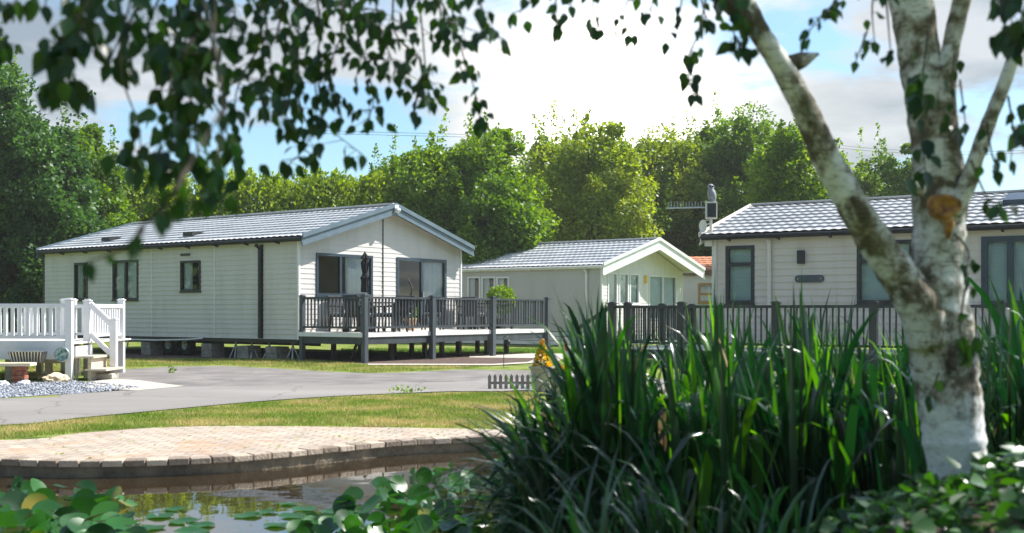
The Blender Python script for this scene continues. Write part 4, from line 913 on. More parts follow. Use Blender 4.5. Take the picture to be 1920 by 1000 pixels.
bs = MB(); bs.box(-.2, .2, -.1, .1, 0, .1); o = bs.build('paving_block', 'concrete', bevel=.02); o.location = (P(193, 0, 20.1).x, 20.1, .01); tag(o, 'pale concrete block lying under the lowest white deck step', 'block')

# aerial mast with bird
mast = empty('aerial_mast', (*P(1333, 0, 26.1).to_2d(), 0), 0, 'aerial mast with comb antenna and dish at the cream lodge corner', 'aerial')
def MZ(y_): return CH - (y_ - HY) / F * 26.1
k26 = F / 26.1
MB().tube([(0, 0, MZ(462)), (0, 0, MZ(382))], .035, 10).build('pole', 'cream_plastic', mast)
mb = MB(); mb.bar((.0, 0, MZ(447)), (.25, .05, MZ(447)), .05, .08); mb.build('bracket', 'cream_plastic', mast)
ay = MB(); za = MZ(389); ay.bar((-83 / k26, 0, za - .02), (-8 / k26, 0, za), .035, .03)
for k in range(12): x_ = -80 + k * 5.6; ay.bar((x_ / k26, 0, za - .01), (x_ / k26, 0, za + .11 + .03 * (k % 2)), .012)
ay.bar((-8 / k26, 0, za - .12), (-8 / k26, 0, za + .14), .02); ay.bar((-14 / k26, 0, za + .13), (0, 0, za + .13), .015); ay.bar((-14 / k26, 0, za - .12), (0, 0, za - .12), .015); ay.build('antenna', 'steel', mast)
bx = MB(); bx.box(-.13, .13, -.09, .03, MZ(411), MZ(379)); pb = bx.build('panel_box', 'cream_plastic', mast, bevel=.01)
MB().box(-.10, .10, -.105, -.088, MZ(408), MZ(382)).build('panel_face', 'black_trim', pb)
ds = MB(); ds.lathe([(0, 0), (.06, .01), (.11, .04), (.115, .045), (.10, .05), (0, .02)], seg=18); ds.v = [(v[0] * .8 - .2, -v[2] - .05, v[1] * 1.3 + MZ(425)) for v in ds.v]; ds.bar((-.2, 0, MZ(425)), (0, 0, MZ(418)), .03); ds.bar((-.22, -.02, MZ(415)), (0, 0, MZ(412)), .02); ds.build('dish', 'cream_plastic', mast)
owl = MB()
oz = MZ(380); prof = [(0, 0), (.075, .01), (.115, .10), (.12, .20), (.10, .27), (.075, .31), (.085, .35), (.08, .39), (.05, .42), (0, .43)]
owl.lathe(prof, seg=18); owl.v = [(v[0] * .85 + .04 - v[2] * .12, v[1], v[2]) for v in owl.v]
owb = owl.build('owl_figure', 'owl_grey', smooth=True); owb.location = (mast.location.x, 26.1, oz); tag(owb, 'grey decoy owl perched on top of the aerial mast', 'decoy owl')
mb = MB(); mb.lathe([(0, .012), (.02, .01), (.022, 0)], seg=10); mb.v = [(v[0] - .03, -v[2] - .075, v[1] + .36) for v in mb.v]; mb.lathe([(0, .012), (.02, .01), (.022, 0)], (0, 0, 0), 10)
n_ = len(mb.v) // 2; mb.v = mb.v[:n_] + [(v[0] + .03, -v[2] - .075, v[1] + .36) for v in mb.v[n_:]]; mb.build('eyes', 'black_trim', owb)
mb = MB(); mb.add([(-.012, -.075, .345), (.012, -.075, .345), (0, -.10, .325), (0, -.075, .31)], ((0, 1, 2), (1, 3, 2), (3, 0, 2))); mb.build('beak', 'black_trim', owb)
mb = MB(); mb.add([(.06, .03, .12), (.10, .06, .12), (.12, .09, -.06), (.07, .06, -.06)], ((0, 1, 2, 3),)); mb.add([(.06, .04, .12), (.10, .07, .12), (.12, .10, -.06), (.07, .07, -.06)], ((3, 2, 1, 0),)); mb.build('tail', 'owl_grey', owb)

# power lines far behind
for k_, (y_, sx) in enumerate(((272, 'upper'), (277, 'lower'))):
    cu = MB(); A, B = P(1540, y_ - 3, 90), P(1990, y_ + 5, 90); pts_ = [A.lerp(B, t / 10) - Vector((0, 0, .5 * 4 * (t / 10) * (1 - t / 10))) for t in range(11)]; cu.tube([A - Vector((40, 0, -1))] + pts_ + [B + Vector((40, 0, 1))], .016, 5)
    o = cu.build('power_line', 'black_trim'); tag(o, f'{sx} of two thin overhead wires crossing the sky right of the trees', 'overhead wire', 'overhead wires')

# ------------------------------------------------------------------ trees
def tree(x, Z, ytop, wpx, label, m, nblob=90, nleaf=170, leaf=.155, low=.6, seed=0, name='broadleaf_tree', cat='tree', spiky=.5, group='trees behind the lodges', shape=1.0):
    g = np.random.default_rng(seed + 100); rr = random.Random(seed)
    H = CH - (ytop - HY) / F * Z; Wd = wpx / F * Z
    t = empty(name, (P(x, 0, Z).x, Z, 0), 0, label, cat, group)
    mb = MB(); th = H * .62; mb.tube([(0, 0, -.05), (.05 * rr.uniform(-1, 1), 0, H * .2), (.2 * rr.uniform(-1, 1), .1, H * .42), (.3 * rr.uniform(-1, 1), .1, th)], [H * .03, H * .022, H * .015, H * .006], 10, .08)
    for k in range(9):
        a_ = k * 2.4 + rr.random(); z0 = H * rr.uniform(.18, .5); q = Wd * .33 * rr.uniform(.7, 1.1)
        mb.tube([(0, 0, z0), (q * .5 * math.cos(a_), q * .5 * math.sin(a_), z0 + H * .1), (q * math.cos(a_), q * math.sin(a_), z0 + H * rr.uniform(.15, .3))], [H * .009, H * .006, H * .002], 6)
    mb.build('trunk', 'bark_dark', t)
    # clusters over an irregular envelope
    u = g.uniform(-1, 1, nblob); a = g.uniform(0, 2 * np.pi, nblob); rad = g.uniform(.45, 1, nblob) ** .55
    lob = 1 + .16 * np.sin(a * 3 + seed) + .12 * np.sin(a * 5 + 2 * seed)
    w = np.sqrt(np.maximum(1 - np.abs(u) ** (2.4 * shape), 0.02))
    cz = low + (H - low) * (.5 + .5 * u * rad * .95) ; c = np.stack([np.cos(a) * w * rad * lob * Wd * .46, np.sin(a) * w * rad * lob * Wd * .40, cz], 1)
    br = g.uniform(.3, 1.0, nblob) * (Wd ** .5) * .42
    ci = np.repeat(np.arange(nblob), nleaf); n = len(ci)
    d = unit(g.normal(size=(n, 3))); r = g.uniform(.25, 1, n) ** .5
    p = c[ci] + d * (r * br[ci])[:, None] * [1.1, 1.1, .75]
    # upright sprays at the rim
    ns = int(36 * spiky * 2); k = g.integers(0, nblob, ns); k = k[np.argsort(-c[k, 2])][:int(ns * .6)]; sp_ = []
    for i in k:
        ln = .35 + 1.4 * g.random() ** 2; dirv = unit((c[i] - [0, 0, low + (H - low) * .35])[None])[0] * .55 + [0, 0, .9] + g.normal(size=3) * .18; m2 = 60
        q = g.uniform(0, 1, m2); sp_.append(c[i] + dirv * (br[i] * .5 + ln * q)[:, None] + g.normal(size=(m2, 3)) * (.15 * (1.2 - q))[:, None])
    if sp_: ps = np.concatenate(sp_); p = np.concatenate([p, ps]); d = np.concatenate([d, unit(g.normal(size=(len(ps), 3)))])
    p[:, 2] = np.maximum(p[:, 2], .1); n = len(p)
    D = d + g.normal(size=(n, 3)) * .6 + [0, 0, -.1]; Nn = d * .8 + [0, 0, .7] + g.normal(size=(n, 3)) * .6
    scatter('crown', *DIAMOND, p, D, Nn, g.uniform(.65, 1.25, n) * leaf, m, t, wid=1.35)
    return t
T = [
 (-40, 41, 100, 260, 'tall dark green tree reaching the top left corner', 'leaf_dark', 150, 210),
 (70, 40, 215, 230, 'dense dark tree standing left of the long grey lodge end', 'leaf_dark', 150, 210),
 (165, 44, 235, 150, 'bushy mid green tree just behind the far end of the grey lodge', 'leaf_mid', 110, 190),
 (-30, 48, 60, 180, 'highest leafy tree at the far left behind its neighbours', 'leaf_mid', 90, 190),
 (620, 66, 322, 90, 'small dark rounded treetop rising above the hedge', 'leaf_dark', 60, 150),
 (735, 52, 300, 170, 'mid green tree behind the ridge of the grey lodge', 'leaf_mid', 110, 200),
 (800, 47, 262, 210, 'broad sunlit tree right behind the grey lodge gable', 'leaf_bright', 150, 210),
 (930, 47, 228, 190, 'tall fresh green tree above the gap between the first two lodges', 'leaf_bright', 140, 210),
 (930, 44, 330, 170, 'low rounded green tree directly behind the white trimmed lodge roof', 'leaf_mid', 110, 200),
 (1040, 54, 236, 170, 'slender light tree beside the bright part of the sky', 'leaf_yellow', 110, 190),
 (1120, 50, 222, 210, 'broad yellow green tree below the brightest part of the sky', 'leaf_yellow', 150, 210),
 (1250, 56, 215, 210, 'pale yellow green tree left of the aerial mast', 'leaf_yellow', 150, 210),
 (1165, 54, 350, 200, 'dark bushy tree behind the white gable of the middle lodge', 'leaf_mid', 110, 190),
 (1300, 55, 360, 170, 'deep green bushy tree behind the decoy owl', 'leaf_mid', 110, 190),
 (1400, 55, 200, 260, 'largest broad tree above the left end of the cream lodge', 'leaf_mid', 180, 220),
 (1490, 46, 235, 190, 'bright green tree crossed by the leaning birch stem', 'leaf_bright', 140, 210),
 (1335, 58, 225, 230, 'fresh green tree rising between the yellow green tree and the largest tree', 'leaf_bright', 150, 200),
 (1045, 59, 250, 200, 'fresh green crown filling the gap behind the slender light tree', 'leaf_bright', 130, 200),
 (1620, 56, 300, 110, 'thin airy tree between the two birch stems', 'leaf_bright', 70, 150),
 (1685, 54, 262, 120, 'small leafy tree just left of the upright birch stem', 'leaf_mid', 80, 160),
]
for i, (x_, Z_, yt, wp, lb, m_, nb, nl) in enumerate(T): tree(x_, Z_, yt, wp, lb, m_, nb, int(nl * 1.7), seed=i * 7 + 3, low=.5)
# hedge of tall trimmed evergreen shoots
hd = empty('hedge', (P(450, 0, 47).x, 47, 0), 0, 'long yellow green evergreen hedge above the grey lodge roof', 'hedge')
xs = np.linspace(P(190, 0, 47).x, P(720, 0, 47).x, 60) - hd.location.x; pl_ = []
for i, xx in enumerate(xs):
    top = 6.3 + .25 * math.sin(i * .9) + rng.uniform(-.3, .3); n_ = 760
    z = top * rng.uniform(.12, 1, n_) ** .6; pl_.append(np.stack([xx + rng.normal(0, .22, n_), rng.normal(0, .55, n_), z], 1))
    for k in range(4):
        q = rng.uniform(0, 1, 40); lx, ly = rng.normal(0, .15), rng.uniform(-.2, .2); x0_ = xx + rng.uniform(-.2, .2); pl_.append(np.stack([x0_ + lx * q + rng.normal(0, .05, 40), rng.uniform(-.7, .5) + ly * q + rng.normal(0, .05, 40), top - .25 + q * rng.uniform(.3, .75)], 1))
p = np.concatenate(pl_); n_ = len(p); D = rng.normal(size=(n_, 3)) * .6 + [0, 0, .8]
scatter('foliage', *DIAMOND, p, D, rng.normal(size=(n_, 3)) + [0, -.6, .4], rng.uniform(.6, 1.2, n_) * .19, 'leaf_hedge', hd)
mb = MB()
for i, xx in enumerate(xs[::3]): mb.tube([(xx, 0, -.05), (xx + .05, 0, 3), (xx, 0, 5)], [.09, .06, .02], 6)
mb.build('stem', 'bark_dark', hd)
# undergrowth closing the gaps under the trees
n_ = 42000; x = rng.uniform(-26, 34, n_); y = 53.5 + rng.normal(0, .9, n_); z = rng.uniform(0, 1, n_) * (2.6 + 1.2 * np.sin(x * .7) + .8 * np.sin(x * 1.9))
o = scatter('undergrowth', *DIAMOND, np.stack([x, y, z], 1), rng.normal(size=(n_, 3)), rng.normal(size=(n_, 3)) + [0, -.3, .6], rng.uniform(.6, 1.3, n_) * .24, 'leaf_dark', wid=1.4); o['kind'] = 'stuff'

n_ = 30000; q = rng.uniform(0, 1, n_); a_ = R(150) + q * R(115); hh = 8 + 2.2 * np.sin(q * 30) + 1.3 * np.sin(q * 77 + 1)
p = np.stack([52 * np.cos(a_), 15 + 50 * np.sin(a_), hh * rng.uniform(0, 1, n_) ** .8], 1) + rng.normal(size=(n_, 3)) * [1.2, 1.2, 0]
o = scatter('treeline', *DIAMOND, p, rng.normal(size=(n_, 3)), rng.normal(size=(n_, 3)) + [0, 0, .5], rng.uniform(.6, 1.3, n_) * .6, 'leaf_mid', wid=1.4); o['kind'] = 'stuff'
n_ = 26000; x = rng.uniform(-75, 40, n_); hh = 8 + 2.2 * np.sin(x * .35) + 1.3 * np.sin(x * .9 + 1); z = hh * rng.uniform(0, 1, n_) ** .8; y = -26 + rng.normal(0, 1.5, n_)
o = scatter('treeline', *DIAMOND, np.stack([x, y, z], 1), rng.normal(size=(n_, 3)), rng.normal(size=(n_, 3)) + [0, .3, .5], rng.uniform(.6, 1.3, n_) * .55, 'leaf_mid', wid=1.4); o['kind'] = 'stuff'

# ------------------------------------------------------------------ bank, birch
from mathutils import noise as mnoise
def bank_h(x, y):
    d2 = ((x - 2.6) / 1.95) ** 2 + ((y - 3.8) / 2.05) ** 2
    return .76 * max(0, 1 - d2) + .04 * mnoise.noise(Vector((x * 2, y * 2, 0))) - .03
mb = MB(); nx, ny = 48, 48; xs = [.4 + 4.6 * i / nx for i in range(nx + 1)]; ys = [1.4 + 4.8 * j / ny for j in range(ny + 1)]
mb.add([(x_, y_, bank_h(x_, y_)) for y_ in ys for x_ in xs], [(j * (nx + 1) + i, j * (nx + 1) + i + 1, (j + 1) * (nx + 1) + i + 1, (j + 1) * (nx + 1) + i) for j in range(ny) for i in range(nx)])
o = mb.build('bank', 'soil', smooth=True); o['kind'] = 'structure'
birch = empty('birch_tree', (P(1795, 0, 4.6).x, 4.6, .5), 0, 'white barked birch with forked mossy trunk and leafy twigs across the top', 'tree')
BL = birch.location
def bp_(x, y, Z): return P(x, y, Z) - BL
tr = MB()
def stem(rows, Z0=4.6, Z1=None, seg=18):
    pts_, rad = [], []
    n_ = len(rows)
    for i, (y_, xl, xr) in enumerate(rows):
        Z = Z0 if Z1 is None else Z0 + (Z1 - Z0) * i / (n_ - 1)
        pts_.append(bp_((xl + xr) / 2, y_, Z)); rad.append((xr - xl) / 2 / F * Z * .89)
    # refine with smooth interpolation
    P2, R2 = [], []
    for i in range(n_ - 1):
        p0, p1, p2, p3 = pts_[max(i - 1, 0)], pts_[i], pts_[i + 1], pts_[min(i + 2, n_ - 1)]
        for k in range(5):
            t = k / 5; P2.append(.5 * ((2 * p1) + (p2 - p0) * t + (2 * p0 - 5 * p1 + 4 * p2 - p3) * t * t + (3 * p1 - p0 - 3 * p2 + p3) * t ** 3)); R2.append((rad[i] * (1 - t) + rad[i + 1] * t) * (1 + .035 * math.sin(i * 5.1 + k * 1.7)))
    P2.append(pts_[-1]); R2.append(rad[-1]); tr.tube(P2, R2, seg, .05); return P2
main = stem([(960, 1728, 1868), (905, 1740, 1856), (850, 1728, 1854), (800, 1722, 1850), (740, 1712, 1843), (680, 1702, 1838), (620, 1690, 1832), (560, 1690, 1822), (500, 1700, 1815), (440, 1706, 1814), (380, 1706, 1818), (320, 1706, 1812), (250, 1702, 1795), (180, 1692, 1780), (100, 1680, 1766), (0, 1664, 1752), (-150, 1640, 1722), (-400, 1640, 1700), (-900, 1690, 1730), (-1500, 1720, 1740)])
left = stem([(640, 1700, 1800), (580, 1680, 1772), (520, 1647, 1730), (480, 1622, 1696), (440, 1597, 1668), (400, 1574, 1640), (340, 1541, 1605), (300, 1519, 1581), (250, 1500, 1558), (200, 1480, 1533), (150, 1455, 1504), (100, 1427, 1471), (50, 1394, 1440), (0, 1366, 1415), (-120, 1300, 1345), (-350, 1190, 1235), (-700, 1060, 1090), (-1100, 960, 975)], 4.55, 4.2)
thin = stem([(330, 1752, 1812), (250, 1752, 1800), (170, 1752, 1795), (100, 1762, 1800), (0, 1785, 1822), (-200, 1840, 1872), (-600, 1930, 1955), (-1000, 1960, 1970)], 4.55, 4.5, 12)
rgt = stem([(400, 1765, 1805), (350, 1792, 1832), (300, 1812, 1846), (230, 1838, 1870), (160, 1868, 1896), (80, 1896, 1924), (0, 1925, 1950), (-200, 2010, 2032), (-500, 2100, 2114)], 4.52, 4.3, 12)
# snags and collars
for (x_, y_, dx, dy, r_) in ((1500, 115, 36, -14, 20), (1612, 395, -16, -22, 22), (1716, 352, -14, -8, 14)):
    a_ = bp_(x_ - dx * .6, y_ - dy * .6, 4.47); b_ = bp_(x_ + dx, y_ + dy, 4.42); tr.tube([a_, (a_ + b_) / 2, b_], [r_ / F * 4.5, r_ / F * 3.4, .004], 10, .2)
tr.build('trunk', 'birch_bark', birch, smooth=True)
kn = MB(); c_ = bp_(1775, 386, 4.6 - .145); seg_ = 22; prof = [(1.0, .03), (.92, -.012), (.7, -.02), (.45, .0), (0, .008)]
vs_ = []
for r_, d_ in prof:
    for k in range(seg_):
        a_ = 2 * math.pi * k / seg_; q = r_ * (1 + .10 * math.sin(a_ * 3 + 1)); vs_.append((c_.x + .066 * q * math.cos(a_), c_.y + d_ + .02 * abs(math.cos(a_)) * r_, c_.z + .05 * q * math.sin(a_)))
kn.add(vs_, [(i * seg_ + k, i * seg_ + (k + 1) % seg_, (i + 1) * seg_ + (k + 1) % seg_, (i + 1) * seg_ + k) for i in range(len(prof) - 1) for k in range(seg_)])
c2 = bp_(1775, 418, 4.6 - .125); kn.tube([c2 + Vector((0, 0, .04)), c2 + Vector((.004, -.012, -.005)), c2 + Vector((.005, 0, -.06))], [.022, .022, .008], 12, .3)
kn.build('pruning_scar', 'orange_wood', birch, smooth=True)

# twigs and leaves: strands hanging from limbs above the view
tw = MB(); LP, LD, LN, LS = [], [], [], []
def leaf(p, d, nrm, s_): LP.append(tuple(p)); LD.append(tuple(d)); LN.append(tuple(nrm)); LS.append(s_)
def strand(pix, Z, dens=1.0, ls=.05, spread=26, anchor=None, side=2):
    pts_ = [bp_(x_, y_, Z + rnd.uniform(-.04, .04)) for x_, y_ in pix]
    if anchor is not None: pts_ = [anchor] + pts_
    n_ = len(pts_) - 1; fine = []
    for i in range(n_):
        p0, p1, p2, p3 = pts_[max(i - 1, 0)], pts_[i], pts_[i + 1], pts_[min(i + 2, n_)]
        for k in range(6):
            t = k / 6; fine.append(.5 * ((2 * p1) + (p2 - p0) * t + (2 * p0 - 5 * p1 + 4 * p2 - p3) * t * t + (3 * p1 - p0 - 3 * p2 + p3) * t ** 3))
    fine.append(pts_[-1]); m_ = len(fine); tw.tube(fine, [.0045 * (1 - .7 * i / m_) for i in range(m_)], 5)
    Ltot = sum((fine[i + 1] - fine[i]).length for i in range(m_ - 1)); cnt = int(Ltot / .017 * dens)
    for k in range(cnt):
        s_ = rnd.random() ** .9 * (m_ - 1.001); i = int(s_); p = fine[i].lerp(fine[i + 1], s_ - i)
        sc = spread / F * Z; off = Vector((rnd.gauss(0, sc * .6), rnd.gauss(0, sc * .9), rnd.gauss(-.3 * sc, sc * .45)))
        q = p + off
        if off.length > .015 and rnd.random() < .85: tw.tube([p, q], [.0016, .0009], 4, cap=False)
        d = Vector((off.x * 8 + rnd.gauss(0, .35), rnd.gauss(0, .35), -1 + rnd.gauss(0, .35)))
        leaf(q, d, (rnd.gauss(0, .7), -1 + rnd.gauss(0, .6), rnd.gauss(.1, .5)), ls * rnd.uniform(.7, 1.2))
    d = Vector((rnd.gauss(0, .3), 0, -1)); leaf(fine[-1], d, (rnd.gauss(0, .4), -1, 0), ls * 1.1)
strands = [  # pixel paths, depth, density, leaf, spread
 ([(50, -60), (30, 0), (22, 8)], 2.6, .5, .05, 16), ([(70, -50), (62, 5)], 2.6, .4, .05, 10), ([(95, -50), (85, 10)], 2.6, .4, .04, 8),
 ([(190, -40), (130, 60), (85, 95)], 2.5, .75, .055, 22), ([(200, -40), (150, 60), (125, 120), (138, 170)], 2.5, 1.1, .06, 26), ([(160, -30), (140, 40), (105, 120), (92, 165)], 2.55, .7, .055, 20),
 ([(250, -60), (240, 20), (205, 120)], 2.7, .7, .05, 22), ([(290, -40), (235, 60), (228, 140), (262, 245), (258, 320)], 2.7, .42, .052, 20), ([(262, 245), (235, 290), (205, 290)], 2.7, .6, .055, 18),
 ([(150, -40), (135, 30)], 2.6, 1.0, .055, 35), ([(180, -30), (175, 40)], 2.6, 1.0, .055, 35), ([(330, -60), (280, 40), (290, 100)], 2.9, 1.1, .055, 34), ([(340, -40), (330, 60), (350, 120)], 2.8, 1.5, .058, 45),
 ([(380, -40), (370, 60), (320, 140), (330, 260), (290, 300)], 2.8, 1.2, .055, 30), ([(400, -40), (400, 80), (360, 170), (370, 280), (400, 355)], 2.8, 1.35, .055, 34), ([(360, -30), (340, 120), (310, 200), (300, 285)], 3.0, 1.1, .052, 30),
 ([(370, 140), (420, 230), (430, 280)], 2.9, .7, .05, 20), ([(480, -40), (500, 60), (460, 130), (440, 200), (455, 315)], 3.1, .8, .05, 24), ([(500, -60), (540, 40), (560, 130), (520, 180), (540, 240)], 3.2, .9, .05, 26),
 ([(540, -60), (520, 60), (490, 120), (500, 200)], 3.1, 1.0, .05, 28), ([(560, -50), (560, 60), (560, 180), (580, 260), (540, 310)], 3.3, .75, .048, 22), ([(590, -40), (600, 60), (590, 150), (610, 230), (680, 290)], 3.3, .85, .048, 22),
 ([(640, -40), (640, 60), (620, 130), (640, 220)], 3.3, 1.0, .048, 28), ([(660, -40), (670, 60), (690, 130), (700, 190), (690, 225)], 3.4, 1.0, .046, 24), ([(700, -40), (710, 40), (730, 100), (745, 140)], 3.4, 1.2, .048, 34),
 ([(740, -40), (740, 60), (790, 120), (775, 215)], 3.4, .8, .046, 22), ([(780, -40), (790, 40), (800, 150), (810, 190)], 3.5, .7, .046, 20), ([(800, -40), (840, 30), (820, 60)], 3.5, .9, .046, 26),
 ([(840, -60), (850, 30), (870, 110), (890, 170), (903, 235)], 3.5, .75, .046, 18), ([(880, -40), (905, 20), (920, 60), (945, 72)], 3.6, .8, .045, 18), ([(820, -40), (830, 30), (895, 60)], 3.6, .9, .045, 20), ([(420, -60), (440, 20), (430, 70)], 3.0, 1.3, .05, 40),
 ([(460, -60), (600, 0), (720, 20)], 3.4, 1.2, .048, 34), ([(1010, -40), (990, 10), (960, 25)], 3.8, .9, .045, 14), ([(1060, -40), (1040, 10), (1048, 45)], 3.8, .9, .045, 14), ([(1150, -40), (1110, 10), (1130, 55)], 3.9, 1.1, .045, 22), ([(1090, -40), (1070, 10)], 3.8, 1.1, .045, 26),
 ([(1200, -40), (1170, 20), (1180, 65)], 3.9, .8, .045, 18), ([(1230, -40), (1220, 25)], 3.9, .6, .045, 12), ([(1280, -40), (1275, 20), (1250, 80)], 4.0, .4, .045, 10), ([(1330, -40), (1310, 60), (1290, 110), (1298, 175)], 3.9, .8, .048, 14),
 ([(1300, -60), (1320, 20), (1330, 40)], 4.0, .8, .045, 18), ([(1380, -20), (1375, 60), (1400, 90)], 4.0, 1.0, .055, 16), ([(1400, 20), (1398, 90)], 4.0, 1.2, .06, 14), ([(1330, -40), (1345, 10)], 4.0, 1.0, .045, 16),
 ([(1600, -40), (1560, 10), (1530, 40), (1510, 75)], 4.0, .8, .042, 14), ([(1580, -40), (1560, 10)], 4.0, 1.0, .045, 14), ([(1640, -20), (1635, 20), (1640, 80)], 4.0, .6, .042, 12), ([(1625, 60), (1605, 115)], 4.0, .7, .04, 8),
 ([(1660, -20), (1670, 100)], 3.9, .4, .045, 16), ([(1740, 60), (1730, 140), (1720, 180)], 4.1, .8, .07, 20), ([(1790, 100), (1785, 180), (1800, 250)], 4.1, .6, .05, 14), ([(1740, 180), (1730, 260), (1735, 320)], 4.1, .8, .065, 20),
 ([(1910, -60), (1895, 10), (1900, 60)], 3.6, 1.2, .06, 20), ([(1880, -60), (1870, 10)], 3.7, .8, .05, 14), ([(1925, 20), (1915, 90), (1885, 60)], 3.6, 1.0, .055, 16), ([(1930, 180), (1912, 250)], 3.2, .5, .07, 10),
 ([(1850, 230), (1860, 290), (1870, 320)], 3.8, .7, .05, 12), ([(1890, 180), (1900, 250), (1895, 300)], 3.8, .4, .05, 14), ([(1820, 300), (1850, 370), (1870, 385)], 3.9, .6, .055, 12), ([(1790, 440), (1815, 470), (1810, 520)], 4.1, .4, .045, 12), ([(1810, 540), (1800, 620), (1820, 650)], 4.0, .7, .06, 14), ([(1760, 700), (1745, 740)], 4.1, .6, .06, 10), ([(1800, 150), (1810, 230)], 4.1, .3, .045, 12),
 ([(-30, -40), (0, 60), (20, 85)], 3.0, 1.0, .045, 20), ([(-40, 60), (10, 90)], 3.0, 1.2, .045, 16),
 # nearer, strongly blurred sprig
 ([(360, 300), (330, 355), (310, 380), (300, 400)], 1.7, .8, .034, 20), ([(310, 380), (270, 420), (255, 440)], 1.7, .3, .03, 8), ([(270, 430), (230, 465), (165, 492)], 1.7, .35, .034, 7), ([(420, 200), (405, 330)], 1.9, .25, .034, 8),
]
for pix, Z_, de, ls, spd in strands: strand(pix, Z_ * (1.2 if Z_ < 3.6 else 1), de * (1.5 if Z_ < 3.7 else 1.0), ls * (1.03 if Z_ < 3.7 else .98), spd)
# limbs above the frame that carry them
tw.tube([left[60] if len(left) > 60 else left[-1], bp_(1150, -180, 4.0), bp_(900, -130, 4.0), bp_(600, -110, 3.9), bp_(300, -110, 3.4), bp_(80, -90, 3.1), bp_(-100, -60, 3.0)], [.035, .028, .022, .018, .014, .01, .005], 8, .1)
tw.tube([bp_(600, -110, 3.9), bp_(480, -75, 3.8), bp_(350, -60, 3.4)], [.014, .01, .005], 6); tw.tube([bp_(900, -130, 4.0), bp_(800, -70, 4.1), bp_(720, -50, 4.0)], [.014, .01, .005], 6)
tw.tube([bp_(350, -100, 3.3), bp_(400, 60, 2.6), bp_(420, 200, 2.3), bp_(360, 300, 2.05)], [.006, .004, .003, .002], 6)
tw.build('twigs', 'bark_dark', birch)
# upper crown, above the picture, shading the bank
nU = 9000; dU = unit(rng.normal(size=(nU, 3))); pU = dU * (rng.uniform(.3, 1, nU) ** .4)[:, None] * [2.6, 2.2, 1.6] + [.3, 0.2, 4.3]
k = (pU[:, 2] + BL.z) > CH + (620 / F) * np.maximum(pU[:, 1] + BL.y, .5); pU = pU[k]; nU = len(pU)
LPa = np.concatenate([np.array(LP), pU]); LDa = np.concatenate([np.array(LD), rng.normal(size=(nU, 3)) * .5 + [0, 0, -1]]); LNa = np.concatenate([np.array(LN), rng.normal(size=(nU, 3))]); LSa = np.concatenate([np.array(LS), rng.uniform(.07, .11, nU)])
scatter('leaves', *OVATE, LPa, LDa, LNa, LSa, 'leaf_birch', birch, wid=.85)

# ------------------------------------------------------------------ reeds
def ribbons(name, specs, m):
    V, Fq = [], []; K = 9
    for (bx, by, bz, hx, hy, H, w, droop, tw_) in specs:
        t = np.linspace(0, 1, K + 1); up = H * (t - droop * t ** 3.2); ox = hx * t ** 2.2; oy = hy * t ** 2.2
        c = np.stack([bx + ox, by + oy, bz + up], 1); wd = w * np.minimum(1, (1 - t) * 5 + .03) * (.7 + .6 * np.sin(np.pi * np.minimum(t * 1.2, 1)))
        ang = tw_ + t * .5; s_ = np.stack([np.cos(ang), np.sin(ang), np.zeros(K + 1)], 1); nn = np.stack([-np.sin(ang), np.cos(ang), np.zeros(K + 1)], 1)
        b0 = len(V) * 0
        V.append(np.stack([c - s_ * wd[:, None] / 2, c + nn * wd[:, None] * .16, c + s_ * wd[:, None] / 2], 1).reshape(-1, 3))
    n = len(V); V = np.concatenate(V); i = np.arange(K) * 3
    q = np.concatenate([np.stack([i, i + 1, i + 4, i + 3], 1), np.stack([i + 1, i + 2, i + 5, i + 4], 1)]); FF = (np.arange(n)[:, None, None] * (K + 1) * 3 + q[None]).reshape(-1, 4)
    return np_mesh(name, V, [FF], m, None, True)
def top_y(x):
    pr = [(1040, 720), (1090, 620), (1150, 600), (1220, 650), (1300, 620), (1350, 585), (1420, 590), (1500, 575), (1560, 620), (1650, 600), (1720, 640), (1850, 580), (1960, 570)]
    return float(np.interp(x, [p_[0] for p_ in pr], [p_[1] for p_ in pr]))
sp_ = []; sp_b = []; sp_d = []
def clump(x_): return 34 * math.sin(x_ * .031 + 1) + 26 * math.sin(x_ * .083) + 14 * math.sin(x_ * .19 + 2)
for k in range(2300):
    Z = rnd.uniform(5.3, 8.4); x_ = rnd.uniform(1080, 2050) if rnd.random() < .8 else rnd.uniform(980, 1200)
    kind = rnd.random(); bend = rnd.random() < .68
    yt = top_y(x_) - 50 + clump(x_) + abs(rnd.gauss(0, 50)) + (rnd.random() < .4) * rnd.uniform(0, 220); H = (CH - (yt - HY) / F * Z) - WZ
    if H < .3: continue
    X = P(x_, 0, Z).x; w_ = rnd.uniform(.014, .03) if rnd.random() < .4 else rnd.uniform(.03, .058)
    spec = (X, Z, WZ - .05, rnd.gauss(-.04, .12) - (rnd.choice((-.6, 1, 1)) * .38 * rnd.random() if bend else 0), rnd.gauss(-.05, .15), H * (1.34 if bend else 1.02), w_, rnd.uniform(.25, .8) if bend else rnd.uniform(0, .08), rnd.uniform(0, 3.14))
    (sp_b if kind < .17 else sp_d if kind > .992 else sp_).append(spec)
